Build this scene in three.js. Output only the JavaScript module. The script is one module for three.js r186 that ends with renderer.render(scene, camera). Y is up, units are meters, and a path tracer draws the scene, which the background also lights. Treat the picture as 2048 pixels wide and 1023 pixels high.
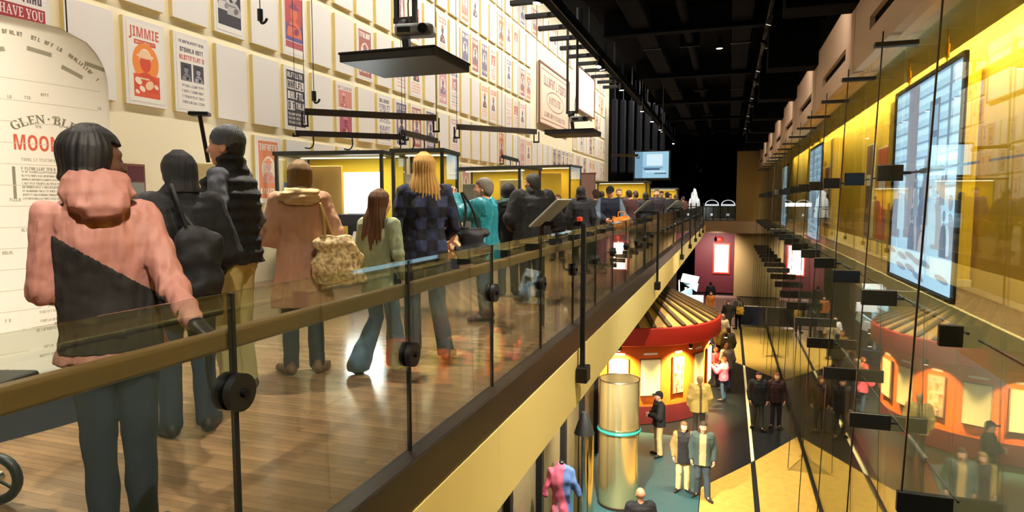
import * as THREE from 'three';
import { RoundedBoxGeometry } from 'three/addons/geometries/RoundedBoxGeometry.js';
import { mergeGeometries } from 'three/addons/utils/BufferGeometryUtils.js';
import { ImprovedNoise } from 'three/addons/math/ImprovedNoise.js';
import { RectAreaLightUniformsLib } from 'three/addons/lights/RectAreaLightUniformsLib.js';

// ---------------------------------------------------------------- camera, light, exposure
RectAreaLightUniformsLib.init();
const scene = new THREE.Scene();
scene.background = new THREE.Color(0x000000);
const camera = new THREE.PerspectiveCamera(42.955, 2048 / 1023, 0.05, 200);
camera.position.set(0, 6.77, 0);
camera.rotation.order = 'YXZ';
camera.rotation.set(-0.08366, 0.32118, 0);
const renderer = new THREE.WebGLRenderer();
renderer.toneMapping = THREE.LinearToneMapping;
renderer.toneMappingExposure = 1.0;
renderer.shadowMap.enabled = true;

const W = 5.4;                 // level of the upper walkway above the hall floor
const WARM = [1, 0.88, 0.72], AMBER = [1, 0.8, 0.47], NEUT = [1, 0.93, 0.82], WALLW = [1, 0.945, 0.86];
const V = (x, y, z) => new THREE.Vector3(x, y, z);
const glowMats = new Map();
function glowMat(c, s) {
  const k = c.join() + s;
  if (!glowMats.has(k)) glowMats.set(k, new THREE.MeshStandardMaterial({ color: 0x111111, emissive: new THREE.Color().setRGB(...c), emissiveIntensity: s, roughness: 0.6 }));
  return glowMats.get(k);
}
const used = new Map();
function numbered(n) { const k = used.get(n) || 0; used.set(n, k + 1); return k ? n + '_' + String(k).padStart(3, '0') : n; }
function thing(name, label, category, at = [0, 0, 0], turn = 0, group) {
  const o = new THREE.Group(); o.name = numbered(name); o.position.set(...at); o.rotation.y = turn; scene.add(o);
  o.userData = { label, category }; if (group) o.userData.group = group;
  return o;
}
function part(name, geo, mat, parent, at, rot) {
  const m = new THREE.Mesh(geo, mat); m.name = name;
  if (at) m.position.set(...at); if (rot) m.rotation.set(...rot);
  parent.add(m); return m;
}
function struct(name, geo, mat, at, label) {
  const m = new THREE.Mesh(geo, mat); m.name = numbered(name); if (at) m.position.set(...at);
  m.userData = { kind: 'structure', label, category: 'building' }; scene.add(m); return m;
}
const bx = (w, h, d) => new THREE.BoxGeometry(w, h, d);
const rb = (w, h, d, r = 0.01, s = 2) => new RoundedBoxGeometry(w, h, d, s, Math.min(r, w / 2.05, h / 2.05, d / 2.05));
const cyl = (r, h, n = 20, r2 = r, open = false) => new THREE.CylinderGeometry(r2, r, h, n, 1, open);
function rod(a, b, r, n = 8) {
  const A = V(...a), B = V(...b), g = cyl(r, A.distanceTo(B), n);
  g.applyQuaternion(new THREE.Quaternion().setFromUnitVectors(V(0, 1, 0), B.clone().sub(A).normalize()));
  return g.translate(...A.add(B).multiplyScalar(0.5).toArray());
}
function bar(a, b, w, h = w) {   // square bar between two points
  const A = V(...a), B = V(...b), m = new THREE.Matrix4().lookAt(A, B, Math.abs(B.y - A.y) > 0.9 * A.distanceTo(B) ? V(0, 0, 1) : V(0, 1, 0));
  return bx(w, h, A.distanceTo(B)).applyMatrix4(m).translate(...A.add(B).multiplyScalar(0.5).toArray());
}
function tube(pts, r, n = 24, s = 8, closed = false) { return new THREE.TubeGeometry(new THREE.CatmullRomCurve3(pts.map(p => V(...p)), closed), n, r, s, closed); }
let seed = 7;
const rnd = () => { seed = (seed * 1664525 + 1013904223) >>> 0; return seed / 4294967296; };
const pick = a => a[Math.floor(rnd() * a.length)];
const noise3 = new ImprovedNoise();

// large area light: glowing strip with a light of the same size in front of it
function strip(parent, at, target, w, h, c, nits, glow) {
  const g = new THREE.Group(); g.name = 'lamp'; g.position.set(...at); parent.add(g);
  g.updateWorldMatrix(true, false);
  g.lookAt(...target);
  part('housing', bx(w + 0.04, h + 0.04, 0.06), M.black, g, [0, 0, -0.045]);
  part('lamp_glow', bx(w, h, 0.01), glowMat(c, glow), g, [0, 0, -0.008]);
  const l = new THREE.RectAreaLight(new THREE.Color().setRGB(...c), nits, w, h);
  l.position.set(0, 0, 0.02); l.rotation.y = Math.PI; g.add(l);
  return g;
}
function spotLamp(name, label, category, at, target, c, power, angle, group, glow = 8, size = 1, mount = 0.25) {
  const t = thing(name, label, category, at, 0, group);
  part('stem', rod([0, 0.05, 0], [0, mount, 0], 0.015 * size), M.black, t);
  const h = new THREE.Group(); h.name = 'lamp_head'; t.add(h); t.updateWorldMatrix(true, true); h.lookAt(...target);
  part('can', cyl(0.055 * size, 0.2 * size, 14, 0.07 * size).rotateX(Math.PI / 2), M.black, h, [0, 0, -0.02]);
  part('lamp_lens', cyl(0.058 * size, 0.012, 14).rotateX(Math.PI / 2), glowMat(c, glow), h, [0, 0, 0.084 * size]);
  const s = new THREE.SpotLight(new THREE.Color().setRGB(...c), power, 0, angle, 0.7, 2);
  const dir = V(...target).sub(V(...at)).normalize();
  s.position.copy(dir.clone().multiplyScalar(0.12 * size)); s.target.position.copy(dir.multiplyScalar(3)); s.shadow.radius = 2;
  t.add(s, s.target);
  return t;
}

// ---------------------------------------------------------------- textures and materials
function canvas(w, h, draw, srgb = true) {
  const c = document.createElement('canvas'); c.width = w; c.height = h; draw(c.getContext('2d'), w, h);
  const t = new THREE.CanvasTexture(c); if (srgb) t.colorSpace = THREE.SRGBColorSpace; t.wrapS = t.wrapT = THREE.RepeatWrapping; return t;
}
function dataTex(n, f, srgb) {
  const d = new Uint8Array(n * n * 4);
  for (let j = 0; j < n; j++) for (let i = 0; i < n; i++) { const c = f(i / n, j / n); const k = (j * n + i) * 4; d[k] = c[0]; d[k + 1] = c[1]; d[k + 2] = c[2]; d[k + 3] = 255; }
  const t = new THREE.DataTexture(d, n, n); t.magFilter = THREE.LinearFilter; t.minFilter = THREE.LinearMipmapLinearFilter; t.generateMipmaps = true;
  t.wrapS = t.wrapT = THREE.RepeatWrapping; if (srgb) t.colorSpace = THREE.SRGBColorSpace; t.needsUpdate = true; return t;
}
const tile = (u, v, f, s) => { // periodic noise
  const a = noise3.noise(u * f, v * f, s), b = noise3.noise((u - 1) * f, v * f, s), c = noise3.noise(u * f, (v - 1) * f, s), d = noise3.noise((u - 1) * f, (v - 1) * f, s);
  return (a * (1 - u) + b * u) * (1 - v) + (c * (1 - u) + d * u) * v;
};
const clothBump = dataTex(128, (u, v) => { const a = 128 + 60 * tile(u, v, 8, 1.3) + 40 * tile(u, v, 24, 5.1); return [a, a, a]; });
const grain = dataTex(256, (u, v) => { const a = 128 + 50 * tile(u, v, 6, 2.2) + 60 * tile(u, v, 30, 4.4); return [a, a, a]; });
// strip-wood flooring: one texture = 1.2 m of strips that run across the walkway
const woodFloor = dataTex(512, (u, v) => {
  const s = Math.floor(v * 16), e = (v * 16) % 1, off = (s * 0.37) % 1, b = Math.floor((u + off) * 2 % 2);
  const tone = 0.92 + 0.16 * (((s * 7 + b * 5) * 0.6180339) % 1) - 0.08 + 0.10 * tile(u, v, 5, s * 1.7) + 0.05 * noise3.noise(u * 8, v * 160, 2.2);
  const j = e < 0.05 ? 0.72 : 1;
  return [142 * tone * j, 110 * tone * j, 80 * tone * j];
}, true);
const woodRail = dataTex(256, (u, v) => { const t = 0.95 + 0.12 * tile(u, v, 4, 9.1) + 0.1 * noise3.noise(u * 3, v * 60, 4.2); return [120 * t, 88 * t, 48 * t]; }, true);
const speckle = dataTex(256, (u, v) => { const t = 0.95 + 0.1 * tile(u, v, 6, 3.1) + 0.12 * noise3.noise(u * 90, v * 90, 7.7); const q = Math.max(0, Math.min(1.15, t)) * 215; return [q, q, q]; }, true);
const std = (color, roughness = 0.6, metalness = 0, extra = {}) => new THREE.MeshStandardMaterial({ color, roughness, metalness, ...extra });
const fabricCache = new Map();
function fabric(color, rough = 0.85, vc = false) {
  const k = color + '|' + rough + vc;
  if (!fabricCache.has(k)) fabricCache.set(k, std(color, rough, 0, { bumpMap: clothBump, bumpScale: 0.004, vertexColors: vc }));
  return fabricCache.get(k);
}
const M = {
  black: std(0x07080a, 0.5), steelBlack: std(0x14151a, 0.35, 0.6), ceil: new THREE.MeshPhysicalMaterial({ color: 0x050608, roughness: 0.95, specularIntensity: 0.15 }), duct: new THREE.MeshPhysicalMaterial({ color: 0x0a0b0f, roughness: 0.9, specularIntensity: 0.2 }), drape: std(0x0a0d18, 0.95),
  wallCream: std(0xf4e8c6, 0.85, 0, { bumpMap: grain, bumpScale: 0.002 }), panel: std(0xe4ded6, 0.7), panelEdge: std(0xdcc982, 0.8),
  wood: std(0xffffff, 0.15, 0, { map: woodFloor }), rail: std(0xffffff, 0.4, 0, { map: woodRail }),
  fascia: std(0xf0dc8c, 0.55), curb: std(0x2a211c, 0.35), olive: std(0x6a5c3a, 0.8),
  glass: new THREE.MeshPhysicalMaterial({ color: 0xeff4f1, roughness: 0, metalness: 0, transmission: 1, thickness: 0, ior: 1.62 }),
  glassR: new THREE.MeshPhysicalMaterial({ color: 0xf8fbf9, roughness: 0, metalness: 0, transmission: 1, thickness: 0, ior: 1.52 }),
  lampShade: std(0x20242a, 0.5), glassCase: new THREE.MeshPhysicalMaterial({ color: 0xfcfdfc, roughness: 0, metalness: 0, transmission: 1, thickness: 0, ior: 1.25 }),
  tan: std(0xbfa58c, 0.8), soffit: std(0xb0ab80, 0.8), yellowWall: std(0xe8c228, 0.75), yellowPaint: std(0xf0cc2a, 0.6), cream: std(0xeadfae, 0.7), column: std(0xa08a58, 0.8),
  carpetTan: std(0xb49468, 0.95, 0, { map: speckle }), floorCream: std(0xd6b25c, 0.3, 0, { map: speckle }), floorDark: std(0x1a2026, 0.3, 0, { map: speckle }), floorTeal: std(0x2c5a62, 0.6, 0, { map: speckle }),
  chrome: std(0xe0d8c0, 0.12, 1), chromeSoft: std(0xcfc9b8, 0.25, 1), brass: std(0xd0a040, 0.3, 1), red: std(0xc02a1a, 0.5), orange: std(0xd8641e, 0.6), roofTan: std(0xd2aa5e, 0.45, 0.1), roofDark: std(0x5a4a34, 0.5),
  grey: std(0x8a8f88, 0.7), greyWall: std(0x9aa290, 0.8), brown: std(0x7a4a26, 0.6), white: std(0xf0ece4, 0.6), plastic: std(0x8a8c8a, 0.4), navy: std(0x1c2436, 0.6), maroon: std(0x5a1622, 0.6), pinkish: std(0x8c6e66, 0.8),
};

// ---------------------------------------------------------------- the setting
const ZN = 4, ZF = -62;
function uvBox(w, h, d, k = 1) { // box with uv in metres / k
  const g = bx(w, h, d), p = g.attributes.position, n = g.attributes.normal, u = g.attributes.uv;
  for (let i = 0; i < p.count; i++) {
    const x = p.getX(i), y = p.getY(i), z = p.getZ(i);
    if (Math.abs(n.getY(i)) > 0.5) u.setXY(i, x / k, z / k); else if (Math.abs(n.getX(i)) > 0.5) u.setXY(i, z / k, y / k); else u.setXY(i, x / k, y / k);
  }
  return g;
}
// hall floor: dark stone with pale maple fields, built as separate slabs whose joints show
const hallFloor = struct('floor', uvBox(22, 0.3, 70, 1), M.floorDark, [-2.5, -0.17, -29], 'dark polished hall floor far below the walkway');
function slab(name, pts, mat, y0 = -0.02, y1 = 0) {
  const s = new THREE.Shape(pts.map(([x, z]) => new THREE.Vector2(x, -z)));
  const g = new THREE.ExtrudeGeometry(s, { depth: y1 - y0, bevelEnabled: false }); g.rotateX(-Math.PI / 2).translate(0, y0, 0);
  const m = part(name, g, mat, hallFloor); m.position.set(2.5, 0.17, 29); return m;
}
slab('maple_field', [[0.83, -17.7], [2.05, -19.95], [2.05, -2], [0.83, -2]], M.floorCream);
slab('maple_field', [[-0.45, -15.6], [0.71, -17.5], [0.71, -2], [-0.45, -2]], M.floorCream);
slab('maple_field', [[0.83, -28.1], [2.05, -26.3], [2.05, -37], [0.83, -37]], M.floorCream);
slab('maple_field', [[-0.2, -29.6], [0.71, -28.2], [0.71, -37], [-0.2, -37]], M.floorCream);
slab('inlay_line', [[0.73, -17.6], [0.81, -17.75], [0.81, -28.1], [0.73, -28.2]], M.cream, -0.02, 0.001);
slab('teal_carpet', [[-3.4, -18.9], [-0.9, -18.9], [-0.47, -15.6], [-0.47, -2], [-3.4, -2]], M.floorTeal, -0.02, 0.004);
slab('pale_field', [[-1.2, -37.2], [0.7, -37.2], [0.7, -49], [-1.2, -49]], M.pinkish, -0.02, 0.001);

// upper walkway
const deck = struct('walkway_floor', uvBox(6.2, 0.8, 50, 0.8), M.wood, [-4.72, W - 0.4, -21], 'brown strip wood floor of the upper walkway');
const curb = struct('trim_1', rb(0.12, 0.26, 50, 0.012), M.curb, [-1.59, W - 0.115, -21], 'dark brown curb under the glass balustrade');
const fascia = struct('trim_2', bx(0.03, 0.62, 50), M.olive, [-1.575, W - 0.56, -21], 'cream fascia band along the edge of the walkway');
for (let z = 3.5; z > -46; z -= 2.6) part('fascia_panel', rb(0.03, 0.61, 2.592, 0.004), M.fascia, fascia, [0.03, 0, z - 1.3 + 21]);
const soff = struct('trim_3', bx(6.2, 0.02, 50), M.ceil, [-4.72, W - 0.82, -21], 'dark underside of the walkway');
// wall below the walkway with black uprights
struct('wall_lower_far', bx(0.2, 4.6, 19), M.olive, [-3.4, 2.28, -36.5], 'olive wall under the walkway past the pavilion');
const lowWall = struct('wall_lower', bx(0.2, 4.6, 21.5), M.olive, [-3.4, 2.28, -6.95], 'olive wall under the walkway with black uprights');
for (let z = -4; z > -17.5; z -= 1.85) part('upright', rb(0.12, 4.5, 0.16, 0.01), M.black, lowWall, [0.16, 0, z + 6.95]);
for (let z = -3; z > -17; z -= 1.85) part('wall_panel', rb(0.02, 4.4, 1.55, 0.006), M.olive, lowWall, [0.11, 0, z + 6.95 + 0.02]);

// left wall with its grid of white panels; printed posters hang as things of their own
const wallL = struct('wall_left', bx(0.2, 10.2, 47), M.wallCream, [-7.72, W + 5, -19.5], 'tall cream wall covered by a grid of white panels');
const darkL = struct('wall_left_far', bx(0.2, 10.2, 20), M.ceil, [-7.72, W + 5, -53], 'black wall past the poster wall');
const PW = 0.66, PH = 1.14, PX = 0.81, PY = 1.32, Z0 = -6.65, Y0 = 8.06;
const panelG = rb(0.07, PH, PW, 0.006, 1), panelM = [M.panel, M.panelEdge, M.panelEdge, M.panelEdge, M.panelEdge, M.panelEdge];
const reach = z => 9.4 + (Math.abs(z) - 6.65) * 0.30 + 1.0;

// ceilings, far walls, bulkheads
struct('ceiling', bx(11, 0.2, 68), M.ceil, [1.9, 11.9, -29], 'black ceiling over the void');
struct('ceiling_high', bx(4.5, 0.2, 68), M.ceil, [-5.6, 15.5, -29], 'black high ceiling over the poster wall');
struct('bulkhead', bx(0.15, 3.6, 68), M.ceil, [-3.4, 13.7, -29], 'black bulkhead between the two ceilings');
struct('wall_far', bx(16, 16, 0.2), M.ceil, [-1.5, 7.6, ZF], 'black end wall of the hall');
struct('wall_near', bx(16, 16, 0.2), M.ceil, [-1.5, 7.6, ZN], 'dark wall behind the viewer');
struct('wall_right', bx(0.2, 12, 68), M.yellowWall, [3.86, 5.95, -29], 'yellow back wall of the side gallery');

// right side: gallery slab, soffit, tan fascia with slots
const gal = struct('gallery_floor', uvBox(0.95, 0.5, 52, 1), M.carpetTan, [3.28, W - 0.25, -22], 'tan carpeted floor of the side gallery');
const galEdge = struct('trim_4', rb(0.05, 0.52, 52, 0.01), M.cream, [2.79, W - 0.24, -22], 'pale edge of the gallery floor');
struct('trim_5', bx(1.0, 0.1, 52), M.soffit, [2.62, 9.06, -22], 'olive soffit above the tall glass wall');
struct('trim_6', bx(0.08, 0.6, 52), M.soffit, [3.09, 9.35, -22], 'upstand behind the soffit that hides the cove lamps');
struct('trim_7', bx(0.7, 0.08, 52), M.yellowWall, [3.45, 9.7, -22], 'yellow cove ceiling of the side gallery');
const lowGal = struct('wall_lower_right', bx(0.1, 5.1, 52), M.greyWall, [3.7, 2.55, -22], 'grey wall of the lower gallery behind the glass');
// tan fascia with stepped upper edge, bays between dark blocks and a slot in each bay
const fasT = struct('trim_8', bx(0.25, 0.95, 46), M.tan, [2.2, 9.48, -25.5], 'tan plaster band above the tall glass wall');
for (let i = 0; i < 9; i++) {
  const zc = -4.6 - i * 5.1;
  const s = new THREE.Shape(); s.moveTo(-2.53, -0.6); s.lineTo(2.53, -0.6); s.lineTo(2.53, 0.75); s.lineTo(-2.53, 0.75); s.closePath();
  const h = new THREE.Path(); h.moveTo(-1.7, -0.22); h.lineTo(-1.7, -0.02); h.lineTo(1.3, -0.02); h.lineTo(1.3, -0.22); h.closePath(); s.holes.push(h);
  const g = new THREE.ExtrudeGeometry(s, { depth: 0.14, bevelEnabled: false }); g.rotateY(Math.PI / 2).translate(-0.2, 0, 0);
  part('plaster_bay', g, M.tan, fasT, [-0.1, 0.02, zc + 25.5]);
  part('slot_diffuser', bx(0.06, 0.24, 3.1), M.ceil, fasT, [-0.2, -0.1, zc + 25.5 + 0.2]);
}
struct('bulkhead_right', bx(0.2, 1.9, 68), M.ceil, [2.4, 10.9, -29], 'black wall above the tan band');
// far column wall and bridge
struct('column', rb(1.95, 10.3, 0.9, 0.02), M.column, [1.45, 5.15, -49.4], 'broad tan column at the far end of the hall');
struct('bridge_floor', bx(10.5, 0.85, 13.5), M.tan, [-2.6, W - 0.44, -55.2], 'tan bridge that crosses the far end of the hall');
struct('wall_red', bx(3.2, 4.4, 0.3), M.maroon, [-0.7, 2.25, -50.2], 'dark red wall beneath the far bridge');

// ---------------------------------------------------------------- solid modelling on a grid (for people, bags, soft things)
const sm = (a, b, k) => { if (k <= 0) return Math.min(a, b); const h = Math.max(k - Math.abs(a - b), 0) / k; return Math.min(a, b) - h * h * k * 0.25; };
class Field {
  constructor(lo, hi, c) {
    this.lo = lo; this.c = c; this.n = [0, 1, 2].map(i => Math.ceil((hi[i] - lo[i]) / c) + 2);
    this.f = new Float32Array(this.n[0] * this.n[1] * this.n[2]).fill(9);
  }
  each(lo, hi, pad, fn) {
    const { n, c } = this, a = [], b = [];
    for (let i = 0; i < 3; i++) { a[i] = Math.max(0, Math.floor((lo[i] - pad - this.lo[i]) / c)); b[i] = Math.min(n[i] - 1, Math.ceil((hi[i] + pad - this.lo[i]) / c)); }
    for (let k = a[2]; k <= b[2]; k++) for (let j = a[1]; j <= b[1]; j++) for (let i = a[0]; i <= b[0]; i++) {
      const q = (k * n[1] + j) * n[0] + i; this.f[q] = fn(this.lo[0] + i * c, this.lo[1] + j * c, this.lo[2] + k * c, this.f[q]);
    }
    return this;
  }
  cone(a, b, ra, rb2, k = 0.03) {
    const ab = [b[0] - a[0], b[1] - a[1], b[2] - a[2]], L = ab[0] ** 2 + ab[1] ** 2 + ab[2] ** 2 || 1e-9, r = Math.max(ra, rb2);
    return this.each(a.map((v, i) => Math.min(v, b[i]) - r), a.map((v, i) => Math.max(v, b[i]) + r), k + 3 * this.c, (x, y, z, f) => {
      const px = x - a[0], py = y - a[1], pz = z - a[2], t = Math.max(0, Math.min(1, (px * ab[0] + py * ab[1] + pz * ab[2]) / L));
      return sm(f, Math.hypot(px - t * ab[0], py - t * ab[1], pz - t * ab[2]) - (ra + (rb2 - ra) * t), k);
    });
  }
  ball(c, r, k = 0.02, cut = false) {
    const R = Math.max(...r), m = Math.min(...r);
    return this.each(c.map((v, i) => v - r[i]), c.map((v, i) => v + r[i]), k + 3 * this.c, (x, y, z, f) => {
      const d = (Math.hypot((x - c[0]) / r[0], (y - c[1]) / r[1], (z - c[2]) / r[2]) - 1) * m;
      return cut ? -sm(-f, d, k) : sm(f, d, k);
    });
  }
  loft(rows, k = 0.03, pw = 2.4) { // rows: [y, rx, rz, zc, xc], y rising
    const lo = [1e9, rows[0][0], 1e9], hi = [-1e9, rows[rows.length - 1][0], -1e9];
    for (const [, rx, rz, zc = 0, xc = 0] of rows) { lo[0] = Math.min(lo[0], xc - rx); hi[0] = Math.max(hi[0], xc + rx); lo[2] = Math.min(lo[2], zc - rz); hi[2] = Math.max(hi[2], zc + rz); }
    return this.each(lo, hi, k + 3 * this.c, (x, y, z, f) => {
      let i = 0; while (i < rows.length - 2 && y > rows[i + 1][0]) i++;
      const A = rows[i], B = rows[i + 1]; let t = Math.max(0, Math.min(1, (y - A[0]) / (B[0] - A[0]))); t = t * t * (3 - 2 * t) * 0.6 + t * 0.4;
      const rx = A[1] + (B[1] - A[1]) * t, rz = A[2] + (B[2] - A[2]) * t, zc = (A[3] || 0) + ((B[3] || 0) - (A[3] || 0)) * t, xc = (A[4] || 0) + ((B[4] || 0) - (A[4] || 0)) * t;
      const d = (Math.pow(Math.pow(Math.abs(x - xc) / rx, pw) + Math.pow(Math.abs(z - zc) / rz, pw), 1 / pw) - 1) * Math.min(rx, rz);
      return sm(f, Math.max(d, rows[0][0] - y, y - rows[rows.length - 1][0]), k);
    });
  }
  all(fn) { const { n } = this; return this.each(this.lo, [0, 1, 2].map(i => this.lo[i] + n[i] * this.c), 0, fn); }
  ripple(amp, fx, fy, fz, s = 0) { return this.all((x, y, z, f) => Math.abs(f) < 0.06 ? f + amp * noise3.noise(x * fx + s, y * fy + s * 1.7, z * fz) : f); }
  mesh() {
    const { n: [nx, ny, nz], c, lo, f } = this, map = new Int32Array(nx * ny * nz).fill(-1), pos = [], nor = [], uv = [], idx = [];
    const off = [0, 1, nx, nx + 1, nx * ny, nx * ny + 1, nx * ny + nx, nx * ny + nx + 1];
    const E = [[0, 1], [2, 3], [4, 5], [6, 7], [0, 2], [1, 3], [4, 6], [5, 7], [0, 4], [1, 5], [2, 6], [3, 7]];
    const g = new Float32Array(8);
    for (let k = 0; k < nz - 1; k++) for (let j = 0; j < ny - 1; j++) for (let i = 0; i < nx - 1; i++) {
      const q = (k * ny + j) * nx + i; let m = 0;
      for (let e = 0; e < 8; e++) { g[e] = f[q + off[e]]; if (g[e] < 0) m |= 1 << e; }
      if (m === 0 || m === 255) continue;
      let sx = 0, sy = 0, sz = 0, cnt = 0;
      for (const [a, b] of E) if ((g[a] < 0) !== (g[b] < 0)) {
        const t = g[a] / (g[a] - g[b]); cnt++;
        sx += (a & 1) + t * ((b & 1) - (a & 1)); sy += ((a >> 1) & 1) + t * (((b >> 1) & 1) - ((a >> 1) & 1)); sz += (a >> 2) + t * ((b >> 2) - (a >> 2));
      }
      sx /= cnt; sy /= cnt; sz /= cnt;
      const gr = (a, b, u, v) => (g[a[0]] - g[b[0]]) * (1 - u) * (1 - v) + (g[a[1]] - g[b[1]]) * u * (1 - v) + (g[a[2]] - g[b[2]]) * (1 - u) * v + (g[a[3]] - g[b[3]]) * u * v;
      const cl = v => Math.max(-0.1, Math.min(0.1, v));
      let X = cl(gr([1, 3, 5, 7], [0, 2, 4, 6], sy, sz)), Y = cl(gr([2, 3, 6, 7], [0, 1, 4, 5], sx, sz)), Z = cl(gr([4, 5, 6, 7], [0, 1, 2, 3], sx, sy)); const L = Math.hypot(X, Y, Z) || 1;
      map[q] = pos.length / 3; pos.push(lo[0] + (i + sx) * c, lo[1] + (j + sy) * c, lo[2] + (k + sz) * c); nor.push(X / L, Y / L, Z / L);
      uv.push(pos[pos.length - 3] * 2 + pos[pos.length - 1] * 2, pos[pos.length - 2] * 2);
    }
    const quad = (a, b, d, e, flip) => { if (a < 0 || b < 0 || d < 0 || e < 0) return; if (flip) idx.push(a, b, d, b, e, d); else idx.push(a, d, b, b, d, e); };
    for (let k = 1; k < nz - 1; k++) for (let j = 1; j < ny - 1; j++) for (let i = 1; i < nx - 1; i++) {
      const q = (k * ny + j) * nx + i, s = f[q] < 0;
      if (s !== f[q + 1] < 0) quad(map[q - nx - nx * ny], map[q - nx * ny], map[q - nx], map[q], s);
      if (s !== f[q + nx] < 0) quad(map[q - 1 - nx * ny], map[q - nx * ny], map[q - 1], map[q], !s);
      if (s !== f[q + nx * ny] < 0) quad(map[q - 1 - nx], map[q - nx], map[q - 1], map[q], s);
    }
    const G = new THREE.BufferGeometry();
    G.setAttribute('position', new THREE.Float32BufferAttribute(pos, 3)); G.setAttribute('normal', new THREE.Float32BufferAttribute(nor, 3)); G.setAttribute('uv', new THREE.Float32BufferAttribute(uv, 2)); G.setIndex(idx);
    return G;
  }
}
function tint(g, fn) { // vertex colours from a function of position (sRGB hex)
  const p = g.attributes.position, c = new Float32Array(p.count * 3), k = new THREE.Color(), memo = {};
  for (let i = 0; i < p.count; i++) { const h = fn(p.getX(i), p.getY(i), p.getZ(i)); const q = memo[h] || (memo[h] = new THREE.Color(h).toArray()); c.set(q, i * 3); }
  g.setAttribute('color', new THREE.BufferAttribute(c, 3)); return g;
}

// ---------------------------------------------------------------- people
// Local axes: y up, facing +z, the person's left at +x; proportions for 1.70 m, then scaled.
const LOD = [{ c: 0.0125, head: 0.0055, hand: 0.0048, body: 0.018 }, { c: 0.017, head: 0.0085, hand: 0.008, body: 0.022 }, { c: 0.026, head: 0.014, hand: 0.013, body: 0.03 }];
function headGeo(cell, skin, lips) {
  const F = new Field([-0.12, -0.15, -0.15], [0.12, 0.15, 0.17], cell);
  F.ball([0, 0.03, -0.012], [0.076, 0.09, 0.096], 0).ball([0, -0.04, 0.03], [0.058, 0.078, 0.062], 0.05).ball([0, -0.098, 0.055], [0.022, 0.018, 0.022], 0.025);
  F.cone([0, 0.012, 0.088], [0, -0.03, 0.107], 0.008, 0.014, 0.014).ball([-0.012, -0.034, 0.098], [0.009, 0.007, 0.009], 0.008).ball([0.012, -0.034, 0.098], [0.009, 0.007, 0.009], 0.008);
  F.cone([-0.045, 0.026, 0.07], [0.045, 0.026, 0.07], 0.014, 0.014, 0.02).ball([-0.042, -0.025, 0.066], [0.018, 0.016, 0.018], 0.03).ball([0.042, -0.025, 0.066], [0.018, 0.016, 0.018], 0.03);
  for (const s of [-1, 1]) F.ball([s * 0.03, 0.006, 0.094], [0.016, 0.01, 0.016], 0.012, true).ball([s * 0.03, 0.005, 0.073], [0.013, 0.012, 0.013], 0.002).ball([s * 0.077, -0.008, -0.008], [0.012, 0.031, 0.02], 0.008).ball([s * 0.088, -0.004, -0.004], [0.006, 0.018, 0.01], 0.004, true);
  F.ball([0, -0.058, 0.084], [0.022, 0.006, 0.012], 0.01).ball([0, -0.07, 0.082], [0.018, 0.006, 0.011], 0.01).ball([0, -0.064, 0.096], [0.022, 0.002, 0.01], 0.004, true);
  return tint(F.mesh(), (x, y, z) => {
    const ex = Math.abs(x) - 0.03; if (z > 0.078 && Math.hypot(ex, y - 0.005) < 0.005) return 0x1a120e;
    if (z > 0.074 && Math.hypot(ex, (y - 0.005) * 1.6) < 0.0105) return 0xe8e0d8;
    if (z > 0.07 && Math.abs(y + 0.064) < 0.012 && Math.abs(x) < 0.022) return lips; return skin;
  });
}
// a hand with palm, four unequal bent fingers and a thumb from the side of the palm; local: wrist at origin, fingers towards -y, palm facing +z, thumb at side s
function handGeo(cell, skin, s, curl) {
  const F = new Field([-0.09, -0.21, -0.06], [0.09, 0.06, 0.13], cell), k = 0.008;
  F.cone([0, 0.04, 0], [0, -0.02, 0], 0.027, 0.027, 0.01).cone([-0.022, -0.03, 0], [-0.026, -0.085, 0], 0.017, 0.014, 0.02).cone([0.022, -0.03, 0], [0.026, -0.085, 0], 0.017, 0.014, 0.02).cone([0, -0.03, 0], [0, -0.088, 0], 0.017, 0.015, 0.02);
  const fin = [[0.031, 0.066, 0.0088], [0.0105, 0.076, 0.0092], [-0.0105, 0.071, 0.009], [-0.031, 0.056, 0.0082]];
  for (const [fx, L, r] of fin) {
    let p = [fx * s, -0.088, 0], a = curl * 0.35;
    for (const q of [0.45, 0.32, 0.25]) { a += curl * 0.55; const e = [p[0] + fx * s * 0.05, p[1] - Math.cos(a) * L * q, p[2] + Math.sin(a) * L * q]; F.cone(p, e, r, r * 0.9, 0.003); p = e; }
  }
  const b = [s * 0.024, -0.025, 0.006], m = [s * 0.052, -0.055, 0.018 + 0.01 * curl], e = [s * (0.058 - 0.016 * curl), -0.09, 0.024 + 0.022 * curl];
  F.cone(b, m, 0.014, 0.0115, 0.012).cone(m, e, 0.011, 0.009, 0.003);
  return tint(F.mesh(), () => skin);
}
const skinMat = std(0xffffff, 0.5, 0, { vertexColors: true });
const headCache = new Map(), handCache = new Map();
const toward = (dir, palm) => { // frame: -y along dir, +z palm
  const y = V(...dir).normalize().negate(), z = V(...palm); z.sub(y.clone().multiplyScalar(z.dot(y))).normalize();
  return new THREE.Matrix4().makeBasis(new THREE.Vector3().crossVectors(y, z), y, z);
};
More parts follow.
